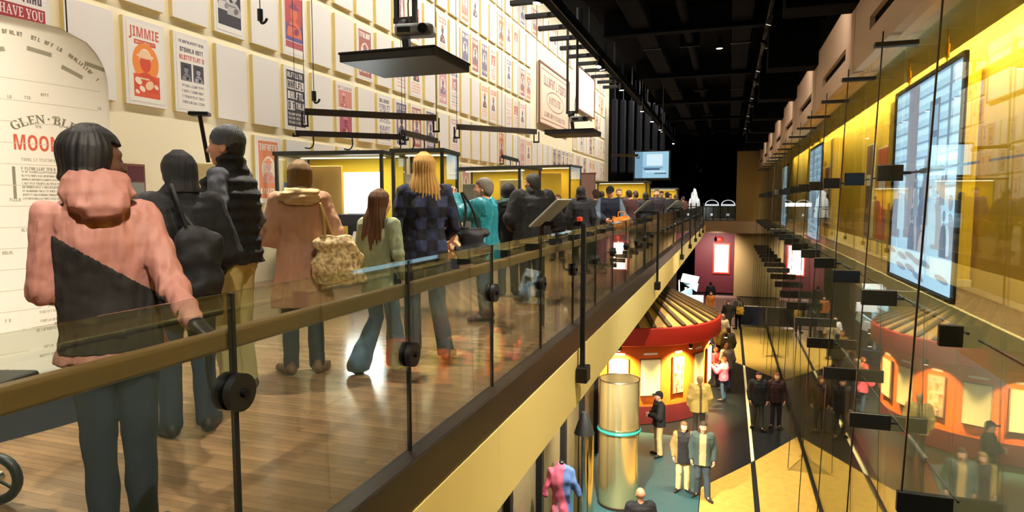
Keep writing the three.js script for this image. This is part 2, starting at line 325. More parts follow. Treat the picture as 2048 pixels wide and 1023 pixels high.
function hairGeo(h, cell) {
  const L = h.len || 0, F = new Field([-0.19, -0.16 - L, -0.24], [0.19, 0.17, 0.15], cell), v = h.vol || 0;
  F.ball([0, 0.036, -0.014], [0.086 + v, 0.098 + v, 0.104 + v], 0);
  if (h.kind === 'short') F.ball([0, -0.02, -0.055], [0.075 + v, 0.075, 0.058 + v], 0.03).each([-0.2, -0.2, -0.2], [0.2, 0.2, 0.2], 0, (x, y, z, f) => Math.max(f, Math.min(z - 0.035 + (0.045 - y) * 0.9, 0.052 - y), -0.085 - y));
  if (h.kind === 'bun') F.ball([0, 0.06, -0.12], [0.05, 0.05, 0.045], 0.02).each([-0.2, -0.2, -0.2], [0.2, 0.2, 0.2], 0, (x, y, z, f) => Math.max(f, Math.min(z - 0.02 + (0.05 - y) * 0.9, 0.055 - y), -0.08 - y));
  if (h.kind === 'long' || h.kind === 'bob') {
    const w = h.wide || 0.1;
    F.loft([[-0.1 - L, w * 0.5, 0.022, -0.075 + (h.back || 0)], [-0.07 - L * 0.75, w * 0.95, 0.034, -0.085 + (h.back || 0)], [-0.1 - L * 0.2, w * 1.05, 0.052, -0.075], [-0.03, 0.093 + v, 0.077, -0.036], [0.05, 0.084 + v, 0.09, -0.018], [0.1, 0.058 + v, 0.068, -0.014], [0.128, 0.02, 0.02, -0.014]], 0.03, 2.1);
    F.each([-0.2, -0.4, -0.02], [0.2, 0.2, 0.2], 0.01, (x, y, z, f) => Math.max(f, Math.min(z - 0.03, 0.058 - y + Math.abs(x) * 0.15, 0.075 - Math.abs(x) + Math.max(0, z - 0.03))));
  }
  F.all((x, y, z, f) => Math.abs(f) < 0.05 ? f + (h.wave || 0.0009) * Math.sin(Math.atan2(x, -z - 0.02) * 27 + 2.2 * noise3.noise(x * 8, y * 7, z * 8)) + 0.004 * noise3.noise(x * 30, y * 6, z * 30) : f);
  return F.mesh();
}
const add3 = (a, b) => a.map((v, i) => v + b[i]);
function person(o) {
  const D = LOD[o.lod ?? 1], s = o.H / 1.7, t = thing('person', o.label, 'person', o.at, o.face, o.group);
  const P = (name, g, m) => part(name, g.scale(s, s, s), m, t);
  const lz = o.lean || 0, lx = o.tilt || 0, wd = o.build || 1;
  const sh = { l: [0.165 * wd + lx, 1.395 + (o.shrug || 0), lz - 0.01], r: [-0.165 * wd + lx, 1.395 + (o.shrug || 0), lz - 0.01] };
  const arms = {}, legs = {}, inv = new THREE.Matrix4().makeRotationY(-o.face);
  const local = p => V(p[0] - o.at[0], p[1] - o.at[1], p[2] - o.at[2]).applyMatrix4(inv).multiplyScalar(1 / s).toArray();
  for (const q of ['l', 'r']) {
    const g = q === 'l' ? 1 : -1, a = (o.arms || {})[q] || {};
    arms[q] = { s: sh[q], e: a.e || [g * 0.235 * wd + lx, 1.12, lz - 0.035], w: a.ww ? local(a.ww) : a.w || [g * 0.235 * wd + lx * 0.6, 0.88, lz + 0.05], curl: a.curl ?? 0.6, palm: a.palm || [-g, 0, 0.2] };
    const k = (o.legs || {})[q] || {};
    legs[q] = { h: [g * 0.085, 0.9, 0], k: k.k || [g * 0.095, 0.49, 0.015], a: k.a || [g * 0.1, 0.085, -0.02], toe: k.toe || 0.12 * g };
  }
  const neck = [lx, 1.45, lz - 0.012], hc = [lx * 1.1, 1.588, lz + 0.018 + (o.headFwd || 0)];
  const T = o.top, B = o.bottom, c = D.c;
  // body under the clothes, with head and hands
  const F = new Field([-0.75, 0.02, -0.6], [0.75, 1.85, 0.75], D.body);
  F.loft([[0.84, 0.13, 0.085, 0], [0.95, 0.14, 0.09, lz * 0.1, lx * 0.1], [1.1, 0.115, 0.08, lz * 0.4, lx * 0.4], [1.28, 0.14, 0.09, lz * 0.75, lx * 0.75], [1.4, 0.13, 0.07, lz, lx], [1.45, 0.05, 0.05, lz, lx]], 0.04);
  for (const q of ['l', 'r']) { const A = arms[q], L = legs[q]; F.cone(L.h, L.k, 0.07, 0.046, 0.04).cone(L.k, L.a, 0.044, 0.032, 0.02).cone(A.s, A.e, 0.042, 0.034, 0.03).cone(A.e, A.w, 0.034, 0.026, 0.015).cone(L.a, add3(L.a, [L.toe * 0.3, -0.04, 0.1]), 0.03, 0.025, 0.02); }
  F.cone(neck, [hc[0], hc[1] - 0.06, hc[2] - 0.02], 0.055, 0.05, 0.03);
  const hk = D.head + '|' + o.skin;
  if (!headCache.has(hk)) headCache.set(hk, headGeo(D.head, o.skin, new THREE.Color(o.skin).lerp(new THREE.Color(0xa03830), 0.4).getHex()));
  const hm = new THREE.Matrix4().makeRotationFromEuler(new THREE.Euler((o.head || [])[1] || 0, (o.head || [])[0] || 0, (o.head || [])[2] || 0, 'YXZ')).setPosition(...hc);
  const geos = [tint(F.mesh(), () => o.skin), headCache.get(hk).clone().applyMatrix4(hm)];
  for (const q of ['l', 'r']) {
    const A = arms[q], kk = [D.hand, o.glove ?? o.skin, q, A.curl].join();
    if (!handCache.has(kk)) handCache.set(kk, handGeo(D.hand, o.glove ?? o.skin, q === 'l' ? 1 : -1, A.curl));
    const d = A.hd || [A.w[0] - A.e[0], A.w[1] - A.e[1], A.w[2] - A.e[2]];
    geos.push(handCache.get(kk).clone().applyMatrix4(toward((o.arms?.[q]?.dir) || d, A.palm).setPosition(...A.w)));
  }
  P('body', mergeGeometries(geos), skinMat);
  // hair and hat
  if (o.hair) P('hair', hairGeo(o.hair, D.head * 1.15).applyMatrix4(hm), fabric(o.hair.col, o.hair.gloss || 0.8));
  if (o.hat) {
    const h = new Field([-0.13, -0.1, -0.15], [0.13, 0.19, 0.24], D.head);
    h.ball([0, 0.042, -0.012], [0.09, 0.1, 0.108], 0).each([-0.2, -0.2, -0.2], [0.2, 0.3, 0.2], 0, (x, y, z, f) => Math.max(f, (o.hat.low ?? 0.03) + z * 0.18 - y));
    if (o.hat.brim) h.loft([[0.04, 0.075, 0.09, 0.09], [0.055, 0.075, 0.09, 0.09]], 0.005);
    else if (!o.hat.smooth) h.all((x, y, z, f) => Math.abs(f) < 0.03 ? f + 0.0025 * Math.sin(Math.atan2(x, z) * 46) : f);
    P('hat', h.mesh().applyMatrix4(hm), fabric(o.hat.col, 0.95));
  }
  // trousers or skirt
  const G = new Field([-0.5, 0.01, -0.55], [0.5, 1.06, 0.6], c), fl = B.flare || 0, w = B.wide || 1;
  if (B.skirt) G.loft([[B.skirt, 0.24, 0.18], [0.75, 0.19, 0.14], [1.0, 0.15, 0.105]], 0.02);
  else {
    G.loft([[0.82, 0.165 * wd, 0.105, -0.008], [0.9, 0.17 * wd, 0.115, -0.012], [1.0, 0.148 * wd, 0.1, lz * 0.1]], 0.03);
    for (const q of ['l', 'r']) { const L = legs[q]; G.cone(L.h, L.k, 0.095 * w, 0.068 * w, 0.03).cone(L.k, [L.a[0], L.a[1] - 0.01, L.a[2]], 0.068 * w, (0.06 + fl) * w, 0.015); }
    G.all((x, y, z, f) => Math.max(f, (B.hem ?? 0.045) - y));
  }
  G.ripple(0.009, 14, 8, 14, 3.1);
  P(B.skirt ? 'skirt' : 'trousers', B.tint ? tint(G.mesh(), B.tint) : G.mesh(), fabric(B.col, 0.9));
  if (B.skirt) { /* legs stay bare or stockinged */ }
  // shoes
  for (const q of ['l', 'r']) {
    const L = legs[q], S = new Field([L.a[0] - 0.12, L.a[1] - 0.1, L.a[2] - 0.12], [L.a[0] + 0.12, L.a[1] + 0.07, L.a[2] + 0.24], Math.max(0.009, D.c * 0.75));
    const ft = L.a[1] - 0.085, tx = L.a[0] + L.toe;
    S.cone([L.a[0], ft + 0.045, L.a[2] - 0.035], [L.a[0] + L.toe * 0.4, ft + 0.04, L.a[2] + 0.08], 0.042, 0.042, 0).cone([L.a[0] + L.toe * 0.4, ft + 0.038, L.a[2] + 0.08], [L.a[0] + L.toe * 0.8, ft + 0.03, L.a[2] + 0.155], 0.042, 0.032, 0.01).cone([L.a[0], ft + 0.05, L.a[2] - 0.02], [L.a[0], ft + 0.1, L.a[2] - 0.02], 0.042, 0.042, 0.02);
    S.all((x, y, z, f) => Math.max(f, ft + 0.004 - y));
    P('shoe', S.mesh(), fabric(o.shoes ?? 0x1c1612, 0.5));
  }
  // upper garment
  const y0 = T.hem ?? 0.8, pf = T.puff || 0;
  const J = new Field([-0.75, y0 - 0.03, -0.65], [0.75, 1.75, 0.78], c * (T.fine || 1));
  const rows = [[y0, (T.hemW ?? 0.185) * wd + pf, (T.hemD ?? 0.135) + pf, (T.hemZ ?? -0.005) + lz * 0.05, lx * 0.05]];
  if (y0 < 0.86) rows.push([0.92, 0.178 * wd + pf, 0.13 + pf, -0.008 + lz * 0.08, lx * 0.08]);
  rows.push([1.08, (T.waist ?? 0.158) * wd + pf, 0.118 + pf, lz * 0.4, lx * 0.4], [1.27, 0.178 * wd + pf, 0.132 + pf, lz * 0.75, lx * 0.75], [1.38, 0.165 * wd + pf, 0.11 + pf, lz * 0.95, lx * 0.95], [1.435, 0.1 + pf, 0.075 + pf * 0.5, lz, lx], [1.465, 0.06 + pf * 0.5, 0.055 + pf * 0.5, lz, lx]);
  J.loft(rows, 0.03);
  if (!T.sleeveless) for (const q of ['l', 'r']) { const A = arms[q]; const cut = T.sleeve || 0.92, wv = A.e.map((v, i) => v + (A.w[i] - v) * cut); const am = T.arm || 1; J.cone(A.s, A.e, 0.068 * am + pf, 0.058 * am + pf, 0.045).cone(A.e, wv, 0.057 * am + pf, (T.cuff || 0.044) + pf * 0.7, 0.02); }
  if (T.collar) J.cone([lx - 0.02, 1.45, lz - 0.02], [lx + 0.02, 1.475, lz - 0.02], T.collar, T.collar, 0.03);
  if (T.hood) J.loft([[1.37, 0.05, 0.03, lz - 0.135, lx], [1.41, 0.1, 0.06, lz - 0.115, lx], [1.46, 0.125, 0.1, lz - 0.06, lx], [1.51, 0.115, 0.1, lz - 0.03, lx], [1.545, 0.1, 0.09, lz - 0.015, lx]], 0.03, 2.1).ball([hc[0], 1.56, hc[2] + 0.02], [0.095, 0.09, 0.1], 0.02, true);
  J.ripple(T.wrinkle ?? 0.011, 17, 5, 17, o.H * 7).ripple(0.005, 26, 20, 26, 5.5);
  if (T.folds) J.all((x, y, z, f) => Math.abs(f) < 0.05 ? f + T.folds * (noise3.noise(x * 34 + y * 5, y * 3.2, z * 34) + 0.8 * noise3.noise(x * 9, y * 26 + x * 22, z * 9) * Math.max(0, Math.abs(x) * 5 - 0.7)) : f);
  if (T.bands) J.all((x, y, z, f) => Math.abs(f) < 0.05 ? f + 0.007 * Math.cos(y * 85) : f);
  let pan = null;
  if (T.panel) { pan = new Field(J.lo, J.lo, J.c); pan.n = J.n; pan.f = Float32Array.from(J.f); pan.all((x, y, z, f) => Math.max(f - 0.005, T.panel.cut(x, y, z))); }
  P(T.name || 'jacket', T.tint ? tint(J.mesh(), T.tint(c)) : J.mesh(), fabric(T.tint ? 0xffffff : T.col, T.rough || 0.85, !!T.tint));
  if (pan) P('colour_panel', pan.mesh(), fabric(T.panel.col, 0.85));
  if (T.sleeveless) { // shirt sleeves under a vest
    const K = new Field([-0.75, 0.6, -0.6], [0.75, 1.6, 0.7], c);
    for (const q of ['l', 'r']) { const A = arms[q]; K.cone(A.s, A.e, 0.062, 0.056, 0.03).cone(A.e, A.e.map((v, i) => v + (A.w[i] - v) * 0.93), 0.055, 0.042, 0.02); }
    K.ripple(0.016, 16, 16, 16, 2.2); P('shirt', K.mesh(), fabric(T.under, 0.9));
  }
  if (o.scarf) { const S = new Field([-0.22, 1.36, -0.25], [0.22, 1.6, 0.2], c * 0.8); S.ball([lx, 1.455, lz - 0.045], [0.135, 0.06, 0.12], 0).ball([lx, 1.425, lz - 0.11], [0.15, 0.07, 0.06], 0.04).ripple(0.018, 12, 30, 12, 8.8); P('scarf', S.mesh(), fabric(o.scarf, 0.95)); }
  return t;
}

// ---------------------------------------------------------------- lamps that light the place
const wash = thing('wall_washer', 'long wall-washing lamp bar hung above the poster wall', 'lamp', [-4.3, 14.4, -20]);
for (let i = 0; i < 8; i++) strip(wash, [0, 0, 17 - i * 5.6], [-7.6, 8.6, -20 + 17 - i * 5.6], 5.2, 0.3, WALLW, 62, 3);
const cove = thing('cove_lamp', 'warm cove lamp strip above the yellow gallery wall', 'lamp', [3.38, 9.6, -22]);
for (let i = 0; i < 9; i++) strip(cove, [0, 0, 20 - i * 5], [3.7, 6.2, -22 + 20 - i * 5], 4.8, 0.12, [1, 0.86, 0.5], 95, 6);
// spot track over the walkway edge
const track = thing('lamp_track', 'black spot track under the ceiling along the walkway edge', 'track', [-3.55, 10.85, -24]);
part('rail', bx(0.08, 0.08, 46), M.steelBlack, track);
for (let z = -1; z > -46; z -= 4) part('hanger', rod([0, 0, z + 24], [0, 0.95, z + 24], 0.012), M.black, track);
const spots = [[-2.2, [-4.2, W, -1.2]], [-5.2, [-3.6, W, -4.4]], [-8.6, [-3.4, W, -7.6]], [-12.2, [-4.2, W, -12]], [-18.4, [-4.2, W, -17]], [-18.8, [-3.0, W, -20]], [-22.4, [-3.4, W, -23]], [-27.9, [-3.6, W, -28]], [-31.6, [-3.6, W, -32]], [-35.4, [-3.6, W, -36]], [-36.2, [-3.0, W, -38]], [-44, [-3.6, W, -44]]];
const nth = ['first', 'second', 'third', 'fourth', 'fifth', 'sixth', 'seventh', 'eighth', 'ninth', 'tenth', 'eleventh', 'twelfth', 'thirteenth', 'fourteenth', 'fifteenth', 'sixteenth', 'seventeenth', 'eighteenth', 'nineteenth', 'twentieth'];
spots.forEach(([z, tg], i) => spotLamp('track_spot', `small black track spotlight, ${nth[i]} along the walkway track from the viewer`, 'spotlight', [-3.55, 10.62, z], tg, WARM, 150, 0.55, 'track spotlights over the walkway', 30, 1.25, 0.19));
// spots over the void that light the hall floor
const hallSpots = [[0.9, -9, [0.6, 0, -11]], [0.9, -15, [0.9, 0, -16.5]], [-0.4, -21, [-0.2, 0, -21]], [1.0, -29, [1.3, 0, -31]], [0.6, -37, [0, 0, -40]]];
hallSpots.forEach(([x, z, tg], i) => spotLamp('ceiling_spot', `black ceiling spotlight over the void, ${nth[i]} from the viewer`, 'spotlight', [x, 11.5, z], tg, AMBER, [900, 900, 420, 1100, 800][i], 0.32, 'ceiling spots over the void', 5, 1.6));

// second track over the void: spots washing the cream fascia and the tan band
const track2 = thing('lamp_track', 'black spot track over the middle of the void', 'track', [0.75, 10.95, -22]);
part('rail', bx(0.08, 0.08, 44), M.steelBlack, track2);
for (let z = -2; z > -42; z -= 5) part('hanger', rod([0, 0, z + 22], [0, 0.85, z + 22], 0.012), M.black, track2);
for (let i = 0; i < 8; i++) {
  spotLamp('void_spot', `black spotlight over the void turned to the walkway edge, ${nth[i]} from the viewer`, 'spotlight', [0.75, 10.72, 0.5 - i * 5.4], [-1.6, 4.8, -1.5 - i * 5.4], WARM, 165, 0.6, 'void spots turned to the walkway edge', 1.5, 1, 0.19);
  spotLamp('void_spot', `black spotlight over the void turned to the tan band, ${nth[i]} from the viewer`, 'spotlight', [0.75, 10.72, -1.8 - i * 5.4], [2.1, 9.2, -3.4 - i * 5.4], [1, 0.84, 0.72], 9, 0.9, 'void spots turned to the tan band', 1.5, 1, 0.19);
}

spotLamp('void_spot', 'black spotlight over the void turned to the white text panel', 'spotlight', [0.75, 10.72, -0.7], [-3.9, 6.75, -2.75], NEUT, 75, 0.2, undefined, 1.5, 1, 0.19);
const under = thing('under_lamp', 'lamp strip under the walkway that lights the olive wall', 'lamp', [-2.35, 4.5, -9]);
for (let i = 0; i < 3; i++) strip(under, [0, 0, 4 - i * 4.6], [-3.3, 2.0, -9 + 4 - i * 4.6], 4.2, 0.08, WARM, 45, 2);
const under2 = thing('under_lamp', 'lamp strip under the gallery floor behind the tall glass', 'lamp', [3.1, 4.86, -12]);
for (let i = 0; i < 4; i++) strip(under2, [0, 0, 7 - i * 4.6], [3.0, 0, -12 + 7 - i * 4.6], 4.2, 0.1, NEUT, 16, 2);

// ---------------------------------------------------------------- posters on the left wall
const INK = ['#c46a64', '#5a525a', '#d27a68', '#96586a', '#7a7088', '#dc865e', '#a8665a', '#6a646a', '#d09a9a'];
const COLS = 8, ROWS = 4, CW = 256, CH = 448;
function glyphs(g, x, y, w, h, col) { // unreadable lettering: a run of letter-like strokes
  g.fillStyle = col; let p = x; const step = h * 0.62;
  while (p < x + w - step * 0.5) { const k = Math.floor(rnd() * 5), a = h * 0.2, lw = step * 0.8;
    if (k === 0) { g.fillRect(p, y, a, h); g.fillRect(p, y, lw, a); g.fillRect(p, y + h * 0.42, lw * 0.8, a * 0.8); }
    else if (k === 1) { g.fillRect(p, y, a, h); g.fillRect(p + lw - a, y, a, h); g.fillRect(p, y + h * 0.42, lw, a * 0.8); }
    else if (k === 2) { g.fillRect(p + lw / 2 - a / 2, y, a, h); g.fillRect(p, y, lw, a); }
    else if (k === 3) { g.fillRect(p, y, lw, h); g.clearRect; g.fillStyle = '#e9e2d6'; g.fillRect(p + a, y + a, lw - 2 * a, h - 2 * a); g.fillStyle = col; }
    else { g.fillRect(p, y, a, h); g.fillRect(p, y + h - a, lw, a); }
    p += step; if (rnd() < 0.12) p += step * 0.6; }
}
function figure(g, cx, y, h, a, b) { // bust of a performer, plain shapes
  g.fillStyle = a; g.beginPath(); g.ellipse(cx, y + h * 0.3, h * 0.17, h * 0.22, 0, 0, 7); g.fill();
  g.beginPath(); g.moveTo(cx - h * 0.38, y + h); g.quadraticCurveTo(cx - h * 0.34, y + h * 0.55, cx, y + h * 0.52); g.quadraticCurveTo(cx + h * 0.34, y + h * 0.55, cx + h * 0.38, y + h); g.fill();
  g.fillStyle = b; g.beginPath(); g.ellipse(cx, y + h * 0.14, h * 0.26, h * 0.06, 0, 0, 7); g.fill(); g.fillRect(cx - h * 0.13, y, h * 0.26, h * 0.14);
  g.beginPath(); g.ellipse(cx + h * 0.1, y + h * 0.82, h * 0.14, h * 0.1, -0.6, 0, 7); g.fill(); g.fillRect(cx - h * 0.3, y + h * 0.66, h * 0.4, h * 0.04);
}
function word(g, str, x, y, w, h, col, font = 'serif') { g.save(); g.fillStyle = col; g.font = `bold ${h}px ${font}`; g.textBaseline = 'alphabetic'; const m = g.measureText(str).width; g.translate(x, y + h * 0.86); g.scale(w / m, 1.1); g.fillText(str, 0, 0); g.restore(); }
const inkName = { '#c46a64': 'red', '#5a525a': 'dark grey', '#d27a68': 'vermilion', '#96586a': 'wine', '#7a7088': 'violet', '#dc865e': 'orange', '#a8665a': 'rust', '#6a646a': 'grey', '#d09a9a': 'pink' };
const look = [];
const atlas = canvas(COLS * CW, ROWS * CH, g => {
  g.fillStyle = '#e9e2d6'; g.fillRect(0, 0, COLS * CW, ROWS * CH);
  for (let n = 0; n < COLS * ROWS; n++) {
    g.save(); g.translate((n % COLS) * CW, Math.floor(n / COLS) * CH); g.beginPath(); g.rect(0, 0, CW, CH); g.clip();
    g.fillStyle = '#e9e2d6'; g.fillRect(0, 0, CW, CH);
    if (n === 0) { // orange showbill with a performer
      word(g, 'JIMMIE', 20, 18, 216, 74, '#cc5a4a', 'sans-serif'); g.fillStyle = '#c8402c'; g.fillRect(50, 96, 156, 26); glyphs(g, 58, 102, 140, 14, '#e8b898');
      g.fillStyle = '#ee8c3c'; g.beginPath(); g.ellipse(128, 220, 96, 110, 0, 0, 7); g.fill(); g.fillStyle = '#dd5a34'; g.fillRect(36, 290, 190, 130); g.fillStyle = '#f2dcc0'; g.beginPath(); g.ellipse(126, 190, 44, 50, 0, 0, 7); g.fill(); figure(g, 126, 150, 240, '#d4502e', '#f0c8a0'); g.fillStyle = '#f0dcc8'; for (const [x, y, r] of [[70, 330, 26], [96, 372, 22], [200, 350, 18], [60, 392, 16]]) { g.beginPath(); g.ellipse(x, y, r, r * 0.7, 0.5, 0, 7); g.fill(); }
    } else if (n === 1) { // black and white bill with two portraits and a red line
      glyphs(g, 22, 22, 212, 18, '#55505a'); glyphs(g, 30, 66, 200, 28, '#4a4550'); glyphs(g, 22, 112, 214, 30, '#c0504a');
      g.fillStyle = '#4a4650'; g.fillRect(30, 160, 92, 110); g.fillRect(136, 160, 92, 110); figure(g, 76, 172, 100, '#8a8488', '#2c2a30'); figure(g, 182, 172, 100, '#a09aa0', '#3a363c');
      for (let i = 0; i < 4; i++) glyphs(g, 36, 292 + i * 34, 188, 16, '#6a646a');
    } else if (n === 2) { // black wood-type bill
      g.fillStyle = '#3a343a'; g.fillRect(10, 10, 236, 428); glyphs(g, 22, 24, 214, 40, '#d8d0c8'); g.fillStyle = '#d8d0c8'; g.fillRect(18, 84, 220, 70); glyphs(g, 26, 92, 206, 54, '#3a343a'); glyphs(g, 22, 170, 214, 58, '#e0d8d0'); g.fillStyle = '#d8d0c8'; g.fillRect(18, 244, 90, 70); glyphs(g, 26, 252, 84, 54, '#3a343a'); glyphs(g, 120, 250, 116, 50, '#d8d0c8'); for (let i = 0; i < 3; i++) glyphs(g, 22, 334 + i * 32, 214, 20, '#c8c0b8');
    } else if (n === 3) { // question bill in red
      g.fillStyle = '#a8323c'; g.fillRect(8, 84, 240, 136); glyphs(g, 20, 22, 216, 44, '#5a4a58'); word(g, 'HAVE YOU', 16, 90, 224, 58, '#ecdcd2'); word(g, 'SEEN THIS', 16, 156, 224, 54, '#ecdcd2'); glyphs(g, 20, 250, 216, 50, '#8a3a44'); glyphs(g, 20, 330, 216, 50, '#5a4a58');
    } else if (n === 4) { // red and purple picture
      g.fillStyle = '#b84a48'; g.fillRect(12, 12, 232, 210); g.fillStyle = '#6a5486'; g.fillRect(12, 222, 232, 130); figure(g, 130, 60, 260, '#d86a48', '#8a3a5a'); g.fillStyle = '#b4565a'; g.fillRect(12, 356, 232, 50);
    } else if (n === 5) { // black photo bill
      g.fillStyle = '#38343a'; g.fillRect(14, 40, 228, 370); figure(g, 84, 120, 190, '#c8c2bc', '#8a8484'); figure(g, 176, 140, 190, '#b0aaa6', '#6a6466'); glyphs(g, 26, 60, 204, 40, '#d8d2cc');
    } else if (n === 6) { // pink picture over a wine one
      glyphs(g, 16, 14, 224, 26, '#8a5560'); g.fillStyle = '#d08a80'; g.fillRect(16, 48, 224, 150); figure(g, 100, 70, 128, '#b8645e', '#e0b0a4'); glyphs(g, 20, 214, 216, 22, '#8a7480'); g.fillStyle = '#b05a6c'; g.fillRect(24, 254, 208, 170); figure(g, 128, 270, 154, '#8c3c50', '#c88a90');
    } else {
      const a = pick(INK), b = pick(INK), k = Math.floor(rnd() * 4); look[n] = [`${inkName[a]}-headed portrait`, `${inkName[a]} lettered`, `solid ${inkName[a]} portrait`, `${inkName[a]} and ${inkName[b]} picture`][k];
      if (k === 0) { g.fillStyle = a; g.fillRect(16, 16, 224, 60); glyphs(g, 28, 28, 200, 36, '#e9e2d6'); figure(g, 128, 96, 200, b, a); for (let i = 0; i < 4; i++) glyphs(g, 24, 314 + i * 30, 208, 18, a); }
      else if (k === 1) { for (let i = 0; i < 8; i++) glyphs(g, 22, 22 + i * 52, 212, 22 + rnd() * 24, i % 3 ? a : b); }
      else if (k === 2) { g.fillStyle = a; g.fillRect(14, 14, 228, 420); glyphs(g, 28, 34, 200, 48, '#e9e2d6'); g.fillStyle = '#e4d2c0'; g.beginPath(); g.ellipse(128, 220, 80, 96, 0, 0, 7); g.fill(); figure(g, 128, 140, 180, b, a); glyphs(g, 28, 360, 200, 40, '#e9e2d6'); }
      else { glyphs(g, 24, 24, 208, 40, a); g.fillStyle = b; g.fillRect(40, 84, 176, 150); figure(g, 128, 96, 138, '#d8ccc0', a); for (let i = 0; i < 5; i++) glyphs(g, 28, 256 + i * 36, 200, 20, i % 2 ? a : b); }
    }
    g.restore();
  }
});
const printMat = std(0xffffff, 0.6, 0, { map: atlas });
const printG = [];
for (let n = 0; n < COLS * ROWS; n++) {
  const g = bx(0.004, PH - 0.1, PW - 0.1), u = g.attributes.uv, i = n % COLS, j = Math.floor(n / COLS);
  for (let q = 0; q < u.count; q++) u.setXY(q, (i + u.getX(q)) / COLS, 1 - (j + 1 - u.getY(q)) / ROWS);
  printG.push(g);
}
const tens = ['', '', 'twenty', 'thirty', 'forty'], tenths = ['', '', 'twentieth', 'thirtieth', 'fortieth'];
const ordinal = n => n <= 20 ? nth[n - 1] : n % 10 ? tens[Math.floor(n / 10)] + '-' + nth[n % 10 - 1] : tenths[n / 10];
const posterKinds = ['orange showbill lettered JIMMIE with a performer', 'black and white bill with two portraits and a red line', 'black wood-type bill of heavy lettering', 'red banded bill asking HAVE YOU SEEN THIS', 'red and purple picture poster', 'black poster with a pale photograph of performers', 'pink picture poster above a wine-red one, near the long suspended bar'];
const fixed = { '1,-2': 3, '1,0': 0, '1,1': 1, '1,4': 2, '1,6': 6, '1,8': 12, '1,9': 15, '2,2': 5, '2,4': 4, '2,7': 13, '0,3': 18, '2,10': 10 };
const blanks = new Set(['1,-1', '1,2', '1,3', '1,5', '1,7', '2,3', '2,5', '2,6', '2,0', '2,1', '0,4', '0,5', '3,5', '3,6']);
const rowName = ['lowest', 'second', 'third', 'fourth', 'fifth', 'sixth', 'seventh'];
for (let k = -3; k < 43; k++) for (let r = 0; r < 6; r++) {
  const z = Z0 - PX * k - PW / 2, y = Y0 + (r - 1) * PY + PH / 2, key = r + ',' + k;
  if (y - PH / 2 > reach(z) || (r === 0 && k < 3)) continue;
  if ((k >= 23 && k <= 31 && r >= 2 && r <= 4) || (k >= 32 && k <= 38 && r >= 3)) continue;   // the big framed banner hangs here
  const print = fixed[key] ?? (!blanks.has(key) && k > 8 && rnd() < 0.55 ? 7 + Math.floor(rnd() * 25) : -1);
  if (print < 0) { part('wall_panel', panelG, panelM, wallL, [0.135, y - W - 5, z + 19.5]); continue; }
  const cnt = nth[Math.min(19, Math.floor((k + 3) / 2.5))];
  const t = thing('poster', (print < 7 && fixed[key] !== undefined ? posterKinds[print] + ' on the left wall' : `${look[print]} show poster, ${rowName[r]} poster row up, ${ordinal(k + 4)} column from the left`), 'poster', [-7.56, y, z], 0, 'show posters on the left wall');
  part('mount', panelG, panelM, t, [-0.038, 0, 0]); part('print', printG[print], printMat, t, [-0.002, 0, 0]);
}
// big framed banner high on the wall, and a second one farther along
const bannerTex = canvas(512, 256, (g, w, h) => { g.fillStyle = '#e6cdb2'; g.fillRect(0, 0, w, h); g.strokeStyle = '#9a6a5a'; g.lineWidth = 5; g.strokeRect(20, 18, w - 40, h - 36); glyphs(g, 60, 40, 390, 44, '#8a6058'); g.beginPath(); g.ellipse(256, 140, 150, 44, 0, 0, 7); g.stroke(); glyphs(g, 150, 122, 210, 36, '#a07468'); glyphs(g, 70, 200, 370, 22, '#94685e'); });
for (const [z, w, y, h, l] of [[-28.7, 5.2, 11.25, 2.5, 'large cream framed banner high on the left wall'], [-35.4, 4.2, 12.6, 2.2, 'pale framed panel high on the wall past the cream banner']]) {
  const t = thing('banner', l, 'banner', [-7.5, y, z]);
  part('backing', bx(0.08, h, w), M.panel, t, [-0.05, 0, 0]);
  part('print', bx(0.01, h - 0.12, w - 0.12), z > -30 ? std(0xffffff, 0.7, 0, { map: bannerTex }) : M.panel, t);
  for (const [a, b] of [[[0, h / 2, -w / 2], [0, h / 2, w / 2]], [[0, -h / 2, -w / 2], [0, -h / 2, w / 2]], [[0, -h / 2, -w / 2], [0, h / 2, -w / 2]], [[0, -h / 2, w / 2], [0, h / 2, w / 2]]]) part('frame_bar', bar(a, b, 0.07, 0.07), M.brown, t);
}

